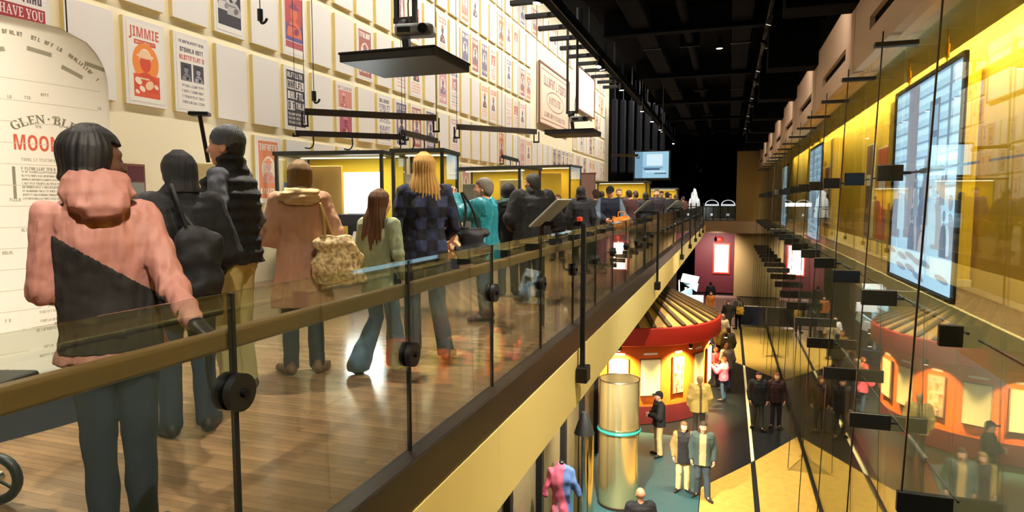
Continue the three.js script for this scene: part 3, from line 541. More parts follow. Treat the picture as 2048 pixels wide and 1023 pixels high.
// ---------------------------------------------------------------- glass balustrade of the walkway
const bal = thing('glass_balustrade', 'long glass balustrade with wooden handrail along the walkway', 'balustrade', [-1.62, W, 0]);
{
  const PZ = 1.3, first = -0.5; // joints at -0.5, -1.8, -3.1, ...
  const gG = rb(0.014, 1.06, PZ - 0.016, 0.002, 1), discG = cyl(0.066, 0.03, 28).rotateZ(Math.PI / 2), capG = cyl(0.016, 0.02, 14).rotateZ(Math.PI / 2), sealG = bx(0.022, 1.05, 0.014);
  for (let i = -2; i < 33; i++) {
    const z = first - i * PZ;
    part('glass_panel', gG, M.glass, bal, [0, 0.53, z - PZ / 2]);
    part('joint_seal', sealG, M.black, bal, [0, 0.53, z]);
    const y = [0.61, 0.71, 0.55, 0.71][i] ?? 0.62;
    part('disc_clamp', discG, M.black, bal, [0.024, y, z]); part('clamp_bolt', capG, M.steelBlack, bal, [0.046, y, z]);
    part('disc_clamp', discG, M.black, bal, [-0.024, y, z]);
    part('rail_bracket', tube([[-0.03, y, z], [-0.09, y, z], [-0.105, y + 0.06, z], [-0.105, 0.845, z]], 0.012, 12, 6), M.black, bal);
  }
  for (let i = 0; i < 13; i++) { // handrail lengths
    const z = 3 - i * 3.9 + 0.0;
    const g = rb(0.06, 0.074, 3.884, 0.014, 3), u = g.attributes.uv, p = g.attributes.position;
    for (let q = 0; q < p.count; q++) u.setXY(q, p.getZ(q) * 0.5 + i * 0.37, (p.getY(q) + p.getX(q)) * 2.5);
    if (z > -45) part('handrail', g, M.rail, bal, [-0.105, 0.872, z - 1.95]);
  }
}
// reading stands on black posts at the balustrade
const standLabel = ['tilted reading panel on black posts, nearest along the balustrade', 'second tilted reading panel along the balustrade, amid the crowd', 'third, farthest tilted reading panel along the balustrade'];
[-6.85, -14.65, -22.6].forEach((z, i) => {
  const t = thing('reading_stand', standLabel[i], 'sign stand', [-1.53, W, z], 0, 'reading stands at the balustrade');
  part('post', rb(0.05, 1.66, 0.05, 0.006), M.black, t, [0.06, 0.31, 0]);
  part('foot_block', rb(0.12, 0.17, 0.2, 0.012), M.black, t, [0.07, -0.5, 0]);
  part('arm', bar([0.06, 1.13, 0], [-0.4, 1.13, 0], 0.045), M.black, t);
  part('inner_post', rb(0.05, 1.13, 0.05, 0.006), M.black, t, [-0.4, 0.565, 0]);
  const p = part('panel', rb(0.42, 0.02, 0.62, 0.006), M.grey, t, [-0.27, 1.25, 0.12], [0, 0, 0.75]);
  part('print', bx(0.38, 0.004, 0.58), std(0xb8b4aa, 0.5), p, [0, 0.012, 0]);
  if (i === 0) part('red_tag', rb(0.05, 0.05, 0.1, 0.01), std(0xc03a20, 0.4), t, [0.02, 1.18, 0.02]);
});
for (let i = 0; i < 4; i++) { // plain posts farther on
  const t = thing('rail_post', `thin black post at the far balustrade, ${nth[i]} past the last reading panel`, 'post', [-1.53, W, -27.5 - i * 4.6], 0, 'thin posts at the far balustrade');
  part('post', bx(0.05, 1.8, 0.05), M.black, t, [0.06, 0.4, 0]); part('foot_block', bx(0.12, 0.17, 0.2), M.black, t, [0.07, -0.46, 0]);
}

// ---------------------------------------------------------------- tall glass wall on the right: panes, fins, clamps, tie rods
const gw = thing('glass_wall', 'tall frameless glass wall with glass fins on the right of the void', 'glass wall', [2.1, 0, 0]);
{
  const PZ = 2.55, first = -7.1;
  const shoe = part('base_channel', bx(0.1, 0.06, 50), M.black, gw, [0, 0.03, -21.5]);
  const paneG = rb(0.016, 8.9, PZ - 0.02, 0.002, 1);
  const finS = new THREE.Shape([[0, 0.06], [-0.5, 0.06], [-0.26, 9], [0, 9]].map(([x, y]) => new THREE.Vector2(x, y)));
  const finG = new THREE.ExtrudeGeometry(finS, { depth: 0.012, bevelEnabled: false }).translate(-0.012, 0, -0.006);
  const edgeG = bar([-0.512, 0.06, 0], [-0.272, 8.95, 0], 0.016, 0.018);
  for (let i = -4; i < 16; i++) {
    const z = first - i * PZ;
    part('glass_pane', paneG, M.glassR, gw, [0, 4.52, z - PZ / 2]);
    if (i < 0) continue;
    const fin = part('glass_fin', finG, M.glassCase, gw, [0, 0, z]);
    part('fin_edge', edgeG, M.curb, fin);
    for (const [y, w] of i ? [[7.14, 0.3], [5.5, 0.42], [3.82, 0.5]] : [[5.5, 0.2], [3.82, 0.48]]) {
      const c = part('clamp', rb(w, 0.21, 0.07, 0.012), M.black, gw, [-0.02 - w / 2 + 0.05, y, z]);
    }
    part('head_bracket', rb(0.5, 0.06, 0.12, 0.01), M.black, gw, [-0.12, 8.78, z]);
  }
  for (const y of [7.14, 5.5, 3.82]) for (let i = -1; i < 13; i += 2) {
    const z = first - i * PZ; if (i < 0 && y < 5) continue;
    const r = part('tie_rod', rod([0.12, y, z + 2.4], [0.12, y, z - 2.4], 0.014, 8), M.curb, gw);
    part('sleeve', rod([0.12, y, z + 1.3], [0.12, y, z + 0.5], 0.032, 10), M.grey, r);
    part('standoff', rod([0.0, y, z], [0.12, y, z], 0.02, 8), M.black, r);
  }
}

// ---------------------------------------------------------------- hanging projection screens in the side gallery
const screenTex = canvas(512, 512, (g, w, h) => {
  g.fillStyle = '#a9cfe6'; g.fillRect(0, 0, w, h);
  for (let y = 0; y < 300; y += 38) { g.fillStyle = '#7f9db8'; g.fillRect(0, y, w, 5); g.fillStyle = '#c2e6f6'; g.fillRect(0, y + 8, w, 14); }
  g.fillStyle = '#8a8a94'; g.fillRect(120, 0, 90, 400);                                 // post
  g.fillStyle = '#6c7f98'; g.fillRect(300, 60, 74, 170); g.fillStyle = '#8fb0cc'; g.fillRect(312, 74, 50, 60); g.fillRect(312, 150, 50, 66);
  g.fillStyle = '#74859c'; g.fillRect(430, 0, 16, 260);
  seed = 91;
  for (let i = 0; i < 26; i++) { const x = rnd() * w, y = 210 + rnd() * 150, s = 30 + rnd() * 34; g.fillStyle = ['#8a93a4', '#6f7c92', '#a3a6b0', '#b9d4e4', '#5f6f88'][i % 5];
    g.beginPath(); g.ellipse(x, y, s * 0.26, s * 0.34, 0, 0, 7); g.fill(); g.beginPath(); g.moveTo(x - s * 0.6, y + s * 2.6); g.quadraticCurveTo(x - s * 0.7, y + s * 0.5, x, y + s * 0.4); g.quadraticCurveTo(x + s * 0.7, y + s * 0.5, x + s * 0.6, y + s * 2.6); g.fill(); if (i % 4 === 0) g.fillRect(x + s * 0.3, y - s * 1.2, s * 0.16, s * 1.8); }
  g.fillStyle = '#a8d0ea'; g.fillRect(0, 430, w, 82); g.fillStyle = '#7c8fa8'; for (let i = 0; i < 9; i++) { g.beginPath(); g.ellipse(rnd() * w, 440 + rnd() * 60, 46, 8, 0.1, 0, 7); g.fill(); }
});
[[-11.0, 3.4, 'near hanging screen with a bluish street crowd picture'], [-23.6, 3.2, 'second hanging screen with a bluish picture, farther along'], [-36, 3.2, 'far narrow hanging screen beside the column']].forEach(([z, w, label], i) => {
  const t = thing('hanging_screen', label, 'screen', [2.66, 5.52, z], 0, 'hanging screens in the side gallery');
  const mat = new THREE.MeshStandardMaterial({ color: 0x101010, emissive: 0xffffff, emissiveMap: screenTex, emissiveIntensity: 2.1, roughness: 0.6 });
  const g = new THREE.PlaneGeometry(w - 0.1, 2.96).rotateY(-Math.PI / 2);
  part('backing', bx(0.03, 3.04, w), M.black, t, [0.02, 1.52, 0]);
  part('screen', g, mat, t, [0.002, 1.52, 0]);
  for (const q of [-1, 1]) { part('side_bar', bx(0.05, 3.08, 0.05), M.steelBlack, t, [0.0, 1.52, q * w / 2]); part('hanger', rod([0, 3.06, q * w * 0.28], [0, 3.5, q * w * 0.28], 0.012), M.brass, t); part('turnbuckle', rod([0, 3.12, q * w * 0.28], [0, 3.3, q * w * 0.28], 0.03), M.brass, t); }
  for (const y of [0, 3.04]) part('edge_bar', bx(0.05, 0.05, w), M.steelBlack, t, [0, y, 0]);
  const l = new THREE.RectAreaLight(0xa9cfe6, 0.8, w - 0.1, 2.96); l.position.set(-0.03, 1.52, 0); l.rotation.y = Math.PI / 2; t.add(l);
});
// exhibits along the yellow wall
const exTex = canvas(256, 256, (g, w, h) => { g.fillStyle = '#93826c'; g.fillRect(0, 0, w, h); seed = 33; for (let i = 0; i < 26; i++) { g.fillStyle = pick(['#8a4a2a', '#b8702e', '#6a5a4c', '#a89478', '#642c1a', '#a88c88']); g.fillRect(rnd() * 220, rnd() * 220, 20 + rnd() * 50, 14 + rnd() * 50); } });
const exMat = std(0xffffff, 0.7, 0, { map: exTex });
[[-7.3, 1.2, 2.9, exMat, 'tall printed exhibit board nearest the viewer in the side gallery'], [-8.6, 1.1, 2.7, exMat, 'printed exhibit board beside the near screen in the side gallery'], [-14.6, 1.0, 2.6, M.brown, 'brown exhibit board on the yellow wall just past the near screen'], [-18.6, 1.3, 2.4, M.orange, 'orange exhibit board on the yellow wall between the two screens'], [-20.3, 0.8, 2.6, M.pinkish, 'pinkish exhibit board on the yellow wall left of the orange one'], [-28.5, 1.3, 2.4, M.brown, 'brown exhibit board past the second screen'], [-33, 1.0, 2.4, exMat, 'small printed board far along the yellow wall']].forEach(([z, w, h, m, label]) => {
  const t = thing('exhibit_board', label, 'display board', [3.7, W, z]);
  part('board', rb(0.08, h, w, 0.01), M.cream, t, [0, h / 2 + 0.35, 0]); part('print', bx(0.01, h - 0.1, w - 0.1), m, t, [-0.045, h / 2 + 0.35, 0]);
  part('caption', bx(0.01, 0.3, w * 0.6), M.white, t, [-0.052, h * 0.75, 0]); part('leg', bx(0.05, 0.36, 0.05), M.black, t, [0, 0.18, -w * 0.35]); part('leg', bx(0.05, 0.36, 0.05), M.black, t, [0, 0.18, w * 0.35]);
});
[-5.6, -12.4, -16.6, -25.6, -30.8].forEach((z, i) => { const t = thing('yellow_pier', `yellow painted pier on the gallery wall, ${nth[i]} from the viewer`, 'pier', [3.55, W, z], 0, 'yellow piers of the gallery'); part('pier', rb(0.3, 3.58, 0.5, 0.015), M.yellowPaint, t, [0, 1.79, 0]); part('plinth', rb(0.34, 0.12, 0.54, 0.01), M.cream, t, [0, 0.06, 0]); });

// ---------------------------------------------------------------- things hung over the walkway
function projector(label, label2, at, seedTurn, dropTop) {
  const t = thing('projector', label, 'projector', at);   // origin: middle of the tray underside
  part('tray', rb(1.28, 0.1, 1.1, 0.015), M.black, t, [0, 0.05, 0]);
  part('tray_lip', rb(1.3, 0.03, 1.12, 0.008), M.steelBlack, t, [0, 0.105, 0]);
  part('stem', rb(0.09, 0.42, 0.09, 0.01), M.black, t, [-0.05, 0.3, -0.1], [0, 0, 0.12]);
  part('joint', new THREE.SphereGeometry(0.09, 16, 12), M.black, t, [-0.08, 0.55, -0.1]);
  const b = part('projector_body', rb(0.48, 0.15, 0.36, 0.05, 4), M.plastic, t, [0.18, 0.42, 0.1], [0.12, 0.3, 0]);
  part('lens', cyl(0.06, 0.08, 18).rotateX(Math.PI / 2), M.black, b, [0.12, 0, 0.2]); part('vent', bx(0.16, 0.06, 0.01), M.black, b, [-0.12, 0, 0.181]);
  for (const x of [-0.19, 0.07]) part('hanger_bar', bar([x, 0.6, -0.1], [x, dropTop, -0.1], 0.055), M.black, t);
  part('yoke', bar([-0.22, 0.62, -0.1], [0.1, 0.62, -0.1], 0.07), M.black, t);
  part('cable', tube([[0.1, 0.5, 0.1], [0.05, 0.75, 0.05], [0.07, 1.2, -0.06], [0.07, dropTop, -0.07]], 0.008, 20, 6), M.black, t);
  return t;
}
projector('ceiling projector above a large black tray, nearest the viewer', '', [-3.95, 8.47, -7.62], 0, 3.3);
projector('ceiling projector above a black tray, in front of the cream banner', '', [-3.95, 8.5, -17.0], 0, 3.3);

// light frames above the showcases
function lightBar(label, a, b, drop, lamps) {
  const t = thing('light_bar', label, 'light bar', a);
  const d = [b[0] - a[0], b[1] - a[1], b[2] - a[2]];
  part('beam', bar([0, 0, 0], d, 0.05, 0.1), M.curb, t);
  for (const k of [0, 1]) { const p = d.map(v => v * k); part('end_frame', mergeGeometries([bar([p[0] - 0.05, p[1], p[2]], [p[0] - 0.05, p[1] - drop, p[2]], 0.02), bar([p[0] + 0.05, p[1], p[2]], [p[0] + 0.05, p[1] - drop, p[2]], 0.02), bar([p[0] - 0.06, p[1] - drop, p[2]], [p[0] + 0.06, p[1] - drop, p[2]], 0.03)]), M.steelBlack, t); part('cable', rod([p[0], p[1], p[2]], [p[0], 14.9 - a[1], p[2]], 0.005, 5), M.black, t); }
  lamps.forEach(k => { const p = d.map(v => v * k); part('hook', tube([[p[0], p[1], p[2]], [p[0], p[1] - 0.2, p[2]], [p[0] - 0.04, p[1] - 0.26, p[2] + 0.04], [p[0] - 0.12, p[1] - 0.25, p[2] + 0.08]], 0.012, 12, 6), M.steelBlack, t); });
  return t;
}
lightBar('long dark suspended bar over the near showcase', [-6.3, 8.16, -8.72], [-4.62, 8.14, -9.92], 0.22, []);
lightBar('thin suspended rail with hooked lamps just above the near showcase', [-7.35, 7.98, -9.9], [-5.75, 7.96, -11.0], 0.05, [0.15, 0.5, 0.95]);
lightBar('short end bar over the near showcase, behind the blonde visitor', [-5.45, 7.97, -10.3], [-5.55, 7.97, -11.95], 0.2, [0.3, 0.6]);
lightBar('long suspended bar over the second showcase', [-4.8, 8.14, -11.2], [-3.65, 8.14, -12.5], 0.2, []);
lightBar('short suspended bar over the second showcase, farther back', [-5.95, 8.0, -17.0], [-6.1, 8.0, -18.9], 0.2, [0.5]);
lightBar('thin dark bar hung by the edge of the poster wall', [-4.2, 8.5, -24.6], [-3.3, 8.5, -25.0], 0.1, []);
// two small pendants in front of the wall
[[-5.6, 9.1, -6.9, 'small black pendant lamp hung before the upper black and white poster'], [-5.9, 8.35, -8.4, 'small hooked pendant lamp hung before the blank panels']].forEach(([x, y, z, l], i) => {
  const t = thing('pendant_lamp', l, 'lamp', [x, y, z]);
  part('cable', rod([0, 0, 0], [0, 15.3 - y, 0], 0.006, 5), M.black, t);
  part('socket', cyl(0.035, 0.14, 12), M.black, t, [0, -0.02, 0]);
  part('lamp_arm', tube([[0, -0.08, 0], [0.02, -0.12, 0], [0.07, -0.11, 0], [0.1, -0.07, 0]], 0.016, 12, 6), M.black, t);
});
{ // cable over the near panel
  const t = thing('hanging_cable', 'thin black cable hung above the white curved panel', 'cable', [-5.4, 8.1, -4.2]); part('cable', rod([0, 0, 0], [0, 7.2, 0], 0.006, 5), M.black, t); part('weight', cyl(0.02, 0.08, 8), M.black, t, [0, 0.02, 0]);
}
{ // monitor hung over the crowd
  const t = thing('monitor', 'bright hanging monitor above the far crowd', 'screen', [-2.9, 7.62, -26]);
  const tex = canvas(256, 208, (g, w, h) => { g.fillStyle = '#9fcbe0'; g.fillRect(0, 0, w, h); g.fillStyle = '#d8f0fa'; g.fillRect(90, 20, 120, 90); g.fillStyle = '#7aa2bc'; g.fillRect(0, 0, 60, 208); g.fillRect(60, 120, 150, 12); g.fillStyle = '#38506a'; g.fillRect(70, 132, 120, 12); g.fillRect(150, 168, 90, 8); g.fillStyle = '#c4e4f2'; g.fillRect(80, 150, 150, 14); });
  const l = new THREE.RectAreaLight(0xb4d8ea, 1.2, 1.3, 1.02); l.position.set(0, 0.56, 0.06); l.rotation.y = Math.PI; t.add(l);
  part('casing', rb(1.42, 1.16, 0.12, 0.02), M.black, t, [0, 0.56, -0.03]);
  part('screen', bx(1.3, 1.02, 0.01), new THREE.MeshStandardMaterial({ color: 0x080808, emissive: 0xffffff, emissiveMap: tex, emissiveIntensity: 1.0 }), t, [0, 0.57, 0.033]);
  for (const x of [-0.4, 0.4]) part('hanger', rod([x, 1.1, -0.03], [x, 4.2, -0.03], 0.02), M.black, t);
}
// black grid of teeth on the edge of the lower ceiling
const comb = thing('ceiling_grille', 'black bracket grille along the ceiling edge above the poster wall', 'grille', [-3.75, 10.95, -22]);
part('spine', bx(0.16, 0.3, 46), M.duct, comb, [0.12, 0, 0]);
part('conduit', rod([-0.15, 0.2, 23], [-0.15, 0.2, -23], 0.04), M.duct, comb);
for (let z = -9; z > -24; z -= 1.05) part('bracket', rb(0.75, 0.1, 0.12, 0.01, 1), M.black, comb, [-0.3, -0.08, z + 22]);
for (let z = -9.5; z > -44; z -= 3.4) part('drop', bx(0.08, 0.5, 0.08), M.duct, comb, [0.12, 0.35, z + 22]);
// ceiling beams, ducts and hanging blocks
for (let i = 0; i < 8; i++) {
  const t = thing('ceiling_beam', `dark steel beam across the ceiling, ${nth[i]} from the viewer`, 'beam', [-0.6, 11.2, -5 - i * 6.4], 0, 'cross beams of the black ceiling');
  part('web', bx(5.4, 0.55, 0.06), M.duct, t, [0, 0.25, 0]); part('flange', bx(5.4, 0.05, 0.3), M.duct, t, [0, -0.03, 0]); part('flange', bx(5.4, 0.05, 0.3), M.duct, t, [0, 0.53, 0]);
}
[-2.3, -1.2, 0.2, 1.2].forEach((x, i) => { const t = thing('ceiling_duct', ['long dark duct nearest the poster wall side of the ceiling', 'long dark pipe in the middle of the ceiling', 'wide dark duct right of the ceiling middle', 'long dark pipe near the tan band'][i], 'duct', [x, 11.45, -24]); part('duct', i % 2 ? rod([0, 0, 23], [0, 0, -23], 0.12, 14) : rb(0.5, 0.34, 46, 0.03), M.duct, t); for (let z = -20; z < 22; z += 8) part('strap', bx(0.56, 0.4, 0.05), M.steelBlack, t, [0, 0, z]); });
for (let i = 0; i < 8; i++) {
  const t = thing('ceiling_block', `black box hung beside the tan band, ${nth[i]} from the viewer`, 'baffle', [1.35, 9.95, -7.15 - i * 5.1], 0, 'black boxes hung beside the tan band');
  part('box', rb(1.1, 1.35, 0.7, 0.02), M.ceil, t, [0, 0.67, 0]);
  part('lamp_rail', bar([0.62, 0.5, -0.3], [0.62, 0.5, -1.6], 0.05), M.grey, t);
}

// ---------------------------------------------------------------- exhibits on the walkway
{ // curved white text panel on a dark plinth at the left
  const t = thing('text_panel', 'tall white curved text panel headed MOON at the left edge', 'text panel', [-3.94, W, -2.62]);
  const tex = canvas(640, 1044, (g, w, h) => { // print of the panel, set out in centimetres of the sheet
    g.fillStyle = '#f0ecdf'; g.fillRect(0, 0, w, h); g.translate(42, 0); seed = 17;
    for (let i = 0; i < 30; i++) { const a = -0.85 + i * 0.06; g.save(); g.translate(330 + Math.sin(a) * 300, 300 - Math.cos(a) * 255); g.rotate(a); if (i % 6 !== 4) glyphs(g, -7, -8, 14, 12, '#77725f'); g.restore(); }
    g.fillStyle = '#a09b88'; for (const [x, y, r] of [[240, 102, -0.25], [362, 72, 0.12], [455, 108, 0.35], [525, 84, 0.15]]) { g.save(); g.translate(x, y); g.rotate(r); g.fillRect(0, 0, 66, 13); g.restore(); }
    const arc = 'GLEN·BLEN'; g.font = 'bold 34px serif'; g.textAlign = 'center';
    for (let i = 0; i < arc.length; i++) { const a = (i - 4) * 0.135; g.save(); g.translate(408 + Math.sin(a) * 160, 448 - Math.cos(a) * 160); g.rotate(a); g.fillStyle = '#77725f'; g.fillText(arc[i], 0, 0); g.restore(); }
    g.textAlign = 'left';
    word(g, 'MOON', 310, 322, 128, 56, '#d2604a', 'sans-serif'); word(g, 'L', 458, 322, 26, 56, '#d2604a', 'sans-serif');
    glyphs(g, 330, 392, 130, 9, '#b8b2a0'); g.fillStyle = '#8a8674'; g.fillRect(305, 418, 8, 92);
    for (let i = 0; i < 9; i++) glyphs(g, 328, 418 + i * 11, 170, i ? 6 : 9, '#8f8a78');
    for (let i = 0; i < 34; i++) glyphs(g, 120 + rnd() * 470, 150 + rnd() * 860, 10 + rnd() * 22, 9, '#a49f8c');
    g.fillStyle = '#cbc5b3'; for (let i = 0; i < 14; i++) g.fillRect(60 + rnd() * 160, 170 + i * 60, 160 + rnd() * 250, 2);
    for (let i = 0; i < 7; i++) glyphs(g, 340 + rnd() * 170, 840 + i * 26, 90, 8, '#aca692');
  });
  // curved sheet with rounded upper corners, cut as a grid in arc length
  const w = 1.3, h = 2.12, R = 3.2, N = 40, Mh = 40, rc = 0.3, pos = [], uv = [], idx = [];
  for (const side of [0, 1]) for (let j = 0; j <= Mh; j++) for (let i = 0; i <= N; i++) {
    let v = j / Mh * h, inset = v > h - rc ? rc - Math.sqrt(Math.max(0, rc * rc - (v - h + rc) ** 2)) : 0; const u = -w / 2 + inset + (w - 2 * inset) * i / N;
    const a = u / R, r = R + (side ? -0.03 : 0); pos.push(Math.sin(a) * r, v + 0.3, Math.cos(a) * r - R); uv.push(u / w + 0.5, v / h);
  }
  const K = (N + 1) * (Mh + 1), at = (s, i, j) => s * K + j * (N + 1) + i;
  for (let j = 0; j < Mh; j++) for (let i = 0; i < N; i++) { idx.push(at(0, i, j), at(0, i + 1, j), at(0, i, j + 1), at(0, i + 1, j), at(0, i + 1, j + 1), at(0, i, j + 1)); idx.push(at(1, i, j), at(1, i, j + 1), at(1, i + 1, j), at(1, i + 1, j), at(1, i, j + 1), at(1, i + 1, j + 1)); }
  for (let j = 0; j < Mh; j++) for (const i of [0, N]) idx.push(at(0, i, j), at(0, i, j + 1), at(1, i, j), at(1, i, j), at(0, i, j + 1), at(1, i, j + 1));
  for (let i = 0; i < N; i++) for (const j of [0, Mh]) idx.push(at(0, i, j), at(1, i, j), at(0, i + 1, j), at(1, i, j), at(1, i + 1, j), at(0, i + 1, j));
  const g = new THREE.BufferGeometry(); g.setAttribute('position', new THREE.Float32BufferAttribute(pos, 3)); g.setAttribute('uv', new THREE.Float32BufferAttribute(uv, 2)); g.setIndex(idx); g.computeVertexNormals();
  const f = std(0xffffff, 0.5, 0, { map: tex }); t.rotation.y = 1.35;
  part('curved_sheet', g, f, t);
  const base = new THREE.CylinderGeometry(R + 0.05, R + 0.05, 0.3, 40, 1, false, -w / 2 / R, w / R), pl = new Float32Array(0);
  const bs = new THREE.Shape(); bs.absarc(0, 0, R + 0.06, Math.PI / 2 - w / 2 / R, Math.PI / 2 + w / 2 / R, false); bs.absarc(0, 0, R - 0.14, Math.PI / 2 + w / 2 / R, Math.PI / 2 - w / 2 / R, true);
  part('plinth', new THREE.ExtrudeGeometry(bs, { depth: 0.3, bevelEnabled: false, curveSegments: 30 }).rotateX(Math.PI / 2).rotateY(0).scale(1, 1, 1).translate(0, 0.3, -R), M.navy, t);
}
{ // framed print on the wall behind the pink jacket
  const t = thing('framed_print', 'small dark framed print low on the wall beside the pink-jacketed visitor', 'picture', [-7.56, 7.04, -6.72]); part('frame', rb(0.05, 0.46, 0.3, 0.01), M.brown, t); part('print', bx(0.006, 0.2, 0.24), M.maroon, t, [0.026, 0.1, 0]); part('photo', bx(0.006, 0.18, 0.24), M.grey, t, [0.026, -0.11, 0]);
}
{ // white costume plinth with lamp pole
  const t = thing('display_plinth', 'cream lit display board with tan blots behind the dark-coated visitor', 'display', [-5.28, W, -5.6], 0.5);
  part('board', rb(0.62, 1.78, 0.12, 0.02), M.cream, t, [0, 0.89, 0]);
  for (const [x, y, r] of [[-0.16, 1.45, 0.07], [0.14, 1.38, 0.08]]) part('blot', new THREE.SphereGeometry(r, 18, 12).scale(0.8, 1.4, 0.2), M.roofTan, t, [x, y, 0.065]);
  part('pole', rod([0.02, 1.7, 0.0], [-0.06, 2.28, 0.0], 0.022), M.black, t); part('pole_head', rb(0.2, 0.04, 0.14, 0.01), M.black, t, [-0.06, 2.29, 0]);
}
// near showcase, set square to the wall
const caseFrame = std(0x262c28, 0.5);
function showcase(label, at, turn, w, d, h, build) {
  const t = thing('showcase', label, 'showcase', at, turn);
  part('plinth', rb(w, 0.5, d, 0.01), M.navy, t, [0, 0.25, -d / 2]);
  part('canopy', rb(w + 0.04, 0.07, d + 0.04, 0.01), caseFrame, t, [0, h - 0.035, -d / 2]);
  for (const x of [-w / 2 + 0.03, w / 2 - 0.03]) for (const z of [-0.03, -d + 0.03]) part('post', bx(0.05, h - 0.55, 0.05), caseFrame, t, [x, (h - 0.07 + 0.5) / 2, z]);
  part('glass_front', bx(w - 0.12, h - 0.57, 0.01), M.glassCase, t, [0, (h - 0.07 + 0.5) / 2, -0.02]);
  for (const x of [-1, 1]) part('glass_side', bx(0.01, h - 0.57, d - 0.12), M.glassCase, t, [x * (w / 2 - 0.02), (h - 0.07 + 0.5) / 2, -d / 2]);
  part('back', bx(w - 0.1, h - 0.57, 0.04), M.yellowPaint, t, [0, (h - 0.07 + 0.5) / 2, -d + 0.03]);
  const l = new THREE.Group(); l.name = 'lamp'; t.add(l); l.position.set(0, h - 0.085, -d * 0.5);
  part('lamp_glow', bx(w * 0.8, 0.01, 0.1), glowMat([1, 0.88, 0.55], 4), l);
  const a = new THREE.RectAreaLight(new THREE.Color().setRGB(1, 0.88, 0.55), 22, w * 0.8, 0.1); a.position.y = -0.02; a.rotation.x = -Math.PI / 2; l.add(a);
  build(t); return t;
}
const litWhite = new THREE.MeshStandardMaterial({ color: 0x222222, emissive: 0xeef4f4, emissiveIntensity: 3.2 });
showcase('large yellow-lit showcase with a bright white screen, behind the tan-coated visitor', [-6.44, W, -9.5], 0.14, 1.96, 1.2, 2.22, t => {
  part('tan_board', rb(0.62, 0.9, 0.03, 0.008), M.roofTan, t, [-0.33, 1.55, -0.6]);
  const s = part('screen', bx(0.72, 0.72, 0.03), litWhite, t, [0.42, 1.52, -0.5]);
  part('screen_stand', bx(0.6, 0.7, 0.06), M.navy, t, [0.42, 0.82, -0.52]); part('label_rail', bx(1.7, 0.2, 0.08), M.navy, t, [0.1, 1.05, -0.16]);
  part('blue_panel', bx(0.2, 0.4, 0.03), std(0x3a7ac0, 0.6), t, [-0.86, 1.5, -0.3]);
  part('card', bx(0.28, 0.3, 0.02), M.white, t, [0.5, 0.72, -0.12], [-0.5, 0, 0]); part('photo_card', bx(0.22, 0.3, 0.02), std(0xd09a94, 0.6), t, [0.7, 0.62, -0.1], [-0.5, 0, 0]);
  const a = new THREE.RectAreaLight(0xeef4f4, 16, 0.7, 0.7); a.position.set(0.42, 1.52, -0.47); a.rotation.y = Math.PI; t.add(a);
});
showcase('narrow end showcase with a red and white picture, behind the long-haired blonde', [-4.89, W, -9.74], 0.14, 0.9, 1.0, 2.24, t => {
  part('picture', rb(0.36, 0.52, 0.03, 0.006), M.white, t, [-0.15, 1.58, -0.4]); part('print', bx(0.3, 0.2, 0.01), std(0xc04a4a, 0.6), t, [-0.15, 1.45, -0.38]); part('stand', bx(0.3, 0.8, 0.05), M.grey, t, [-0.15, 0.9, -0.42]);
});
showcase('glass showcase with a yellow back beyond the teal-jacketed visitor', [-5.6, W, -14.6], -0.15, 2.0, 1.2, 2.2, t => { part('grey_board', rb(0.8, 1.2, 0.04, 0.01), M.grey, t, [-0.45, 1.2, -0.5]); part('cream_board', rb(0.6, 1.3, 0.04, 0.01), M.cream, t, [0.45, 1.25, -0.6]); });
showcase('tall yellow-lit showcase behind the bulky black-jacketed man', [-6.2, W, -21.5], -0.1, 2.3, 1.2, 2.6, t => { part('gold_board', rb(0.9, 1.7, 0.04, 0.01), M.yellowPaint, t, [0.2, 1.5, -0.5]); part('red_rosette', new THREE.SphereGeometry(0.14, 14, 10).scale(1, 1, 0.4), M.red, t, [0.75, 1.2, -0.3]); });
{ const t = thing('partition_panel', 'tall dusky brown partition panel behind the far visitors', 'partition', [-5.7, W, -25.2], -0.1); part('panel', rb(1.5, 2.45, 0.12, 0.02), M.pinkish, t, [0, 1.225, 0]); part('foot', rb(1.6, 0.06, 0.5, 0.01), M.black, t, [0, 0.03, 0]); part('cap_rail', rb(1.54, 0.05, 0.16, 0.01), M.brown, t, [0, 2.46, 0]); }
showcase('golden lit showcase far along the walkway under the monitor', [-4.9, W, -30.5], -0.05, 2.6, 1.2, 2.3, t => { for (let i = 0; i < 5; i++) part('gold_object', new THREE.SphereGeometry(0.16, 12, 10).scale(1, 1.5, 1), M.brass, t, [-1 + i * 0.5, 0.8 + (i % 2) * 0.5, -0.5]); part('shelf', bx(2.3, 0.04, 0.5), M.brown, t, [0, 1.0, -0.6]); });
showcase('amber lit showcase at the end of the walkway', [-3.6, W, -37], 0, 1.8, 1.0, 2.1, t => { for (let i = 0; i < 3; i++) part('lit_jar', new THREE.CylinderGeometry(0.12, 0.15, 0.6, 14), M.orange, t, [-0.5 + i * 0.5, 0.8, -0.4]); });
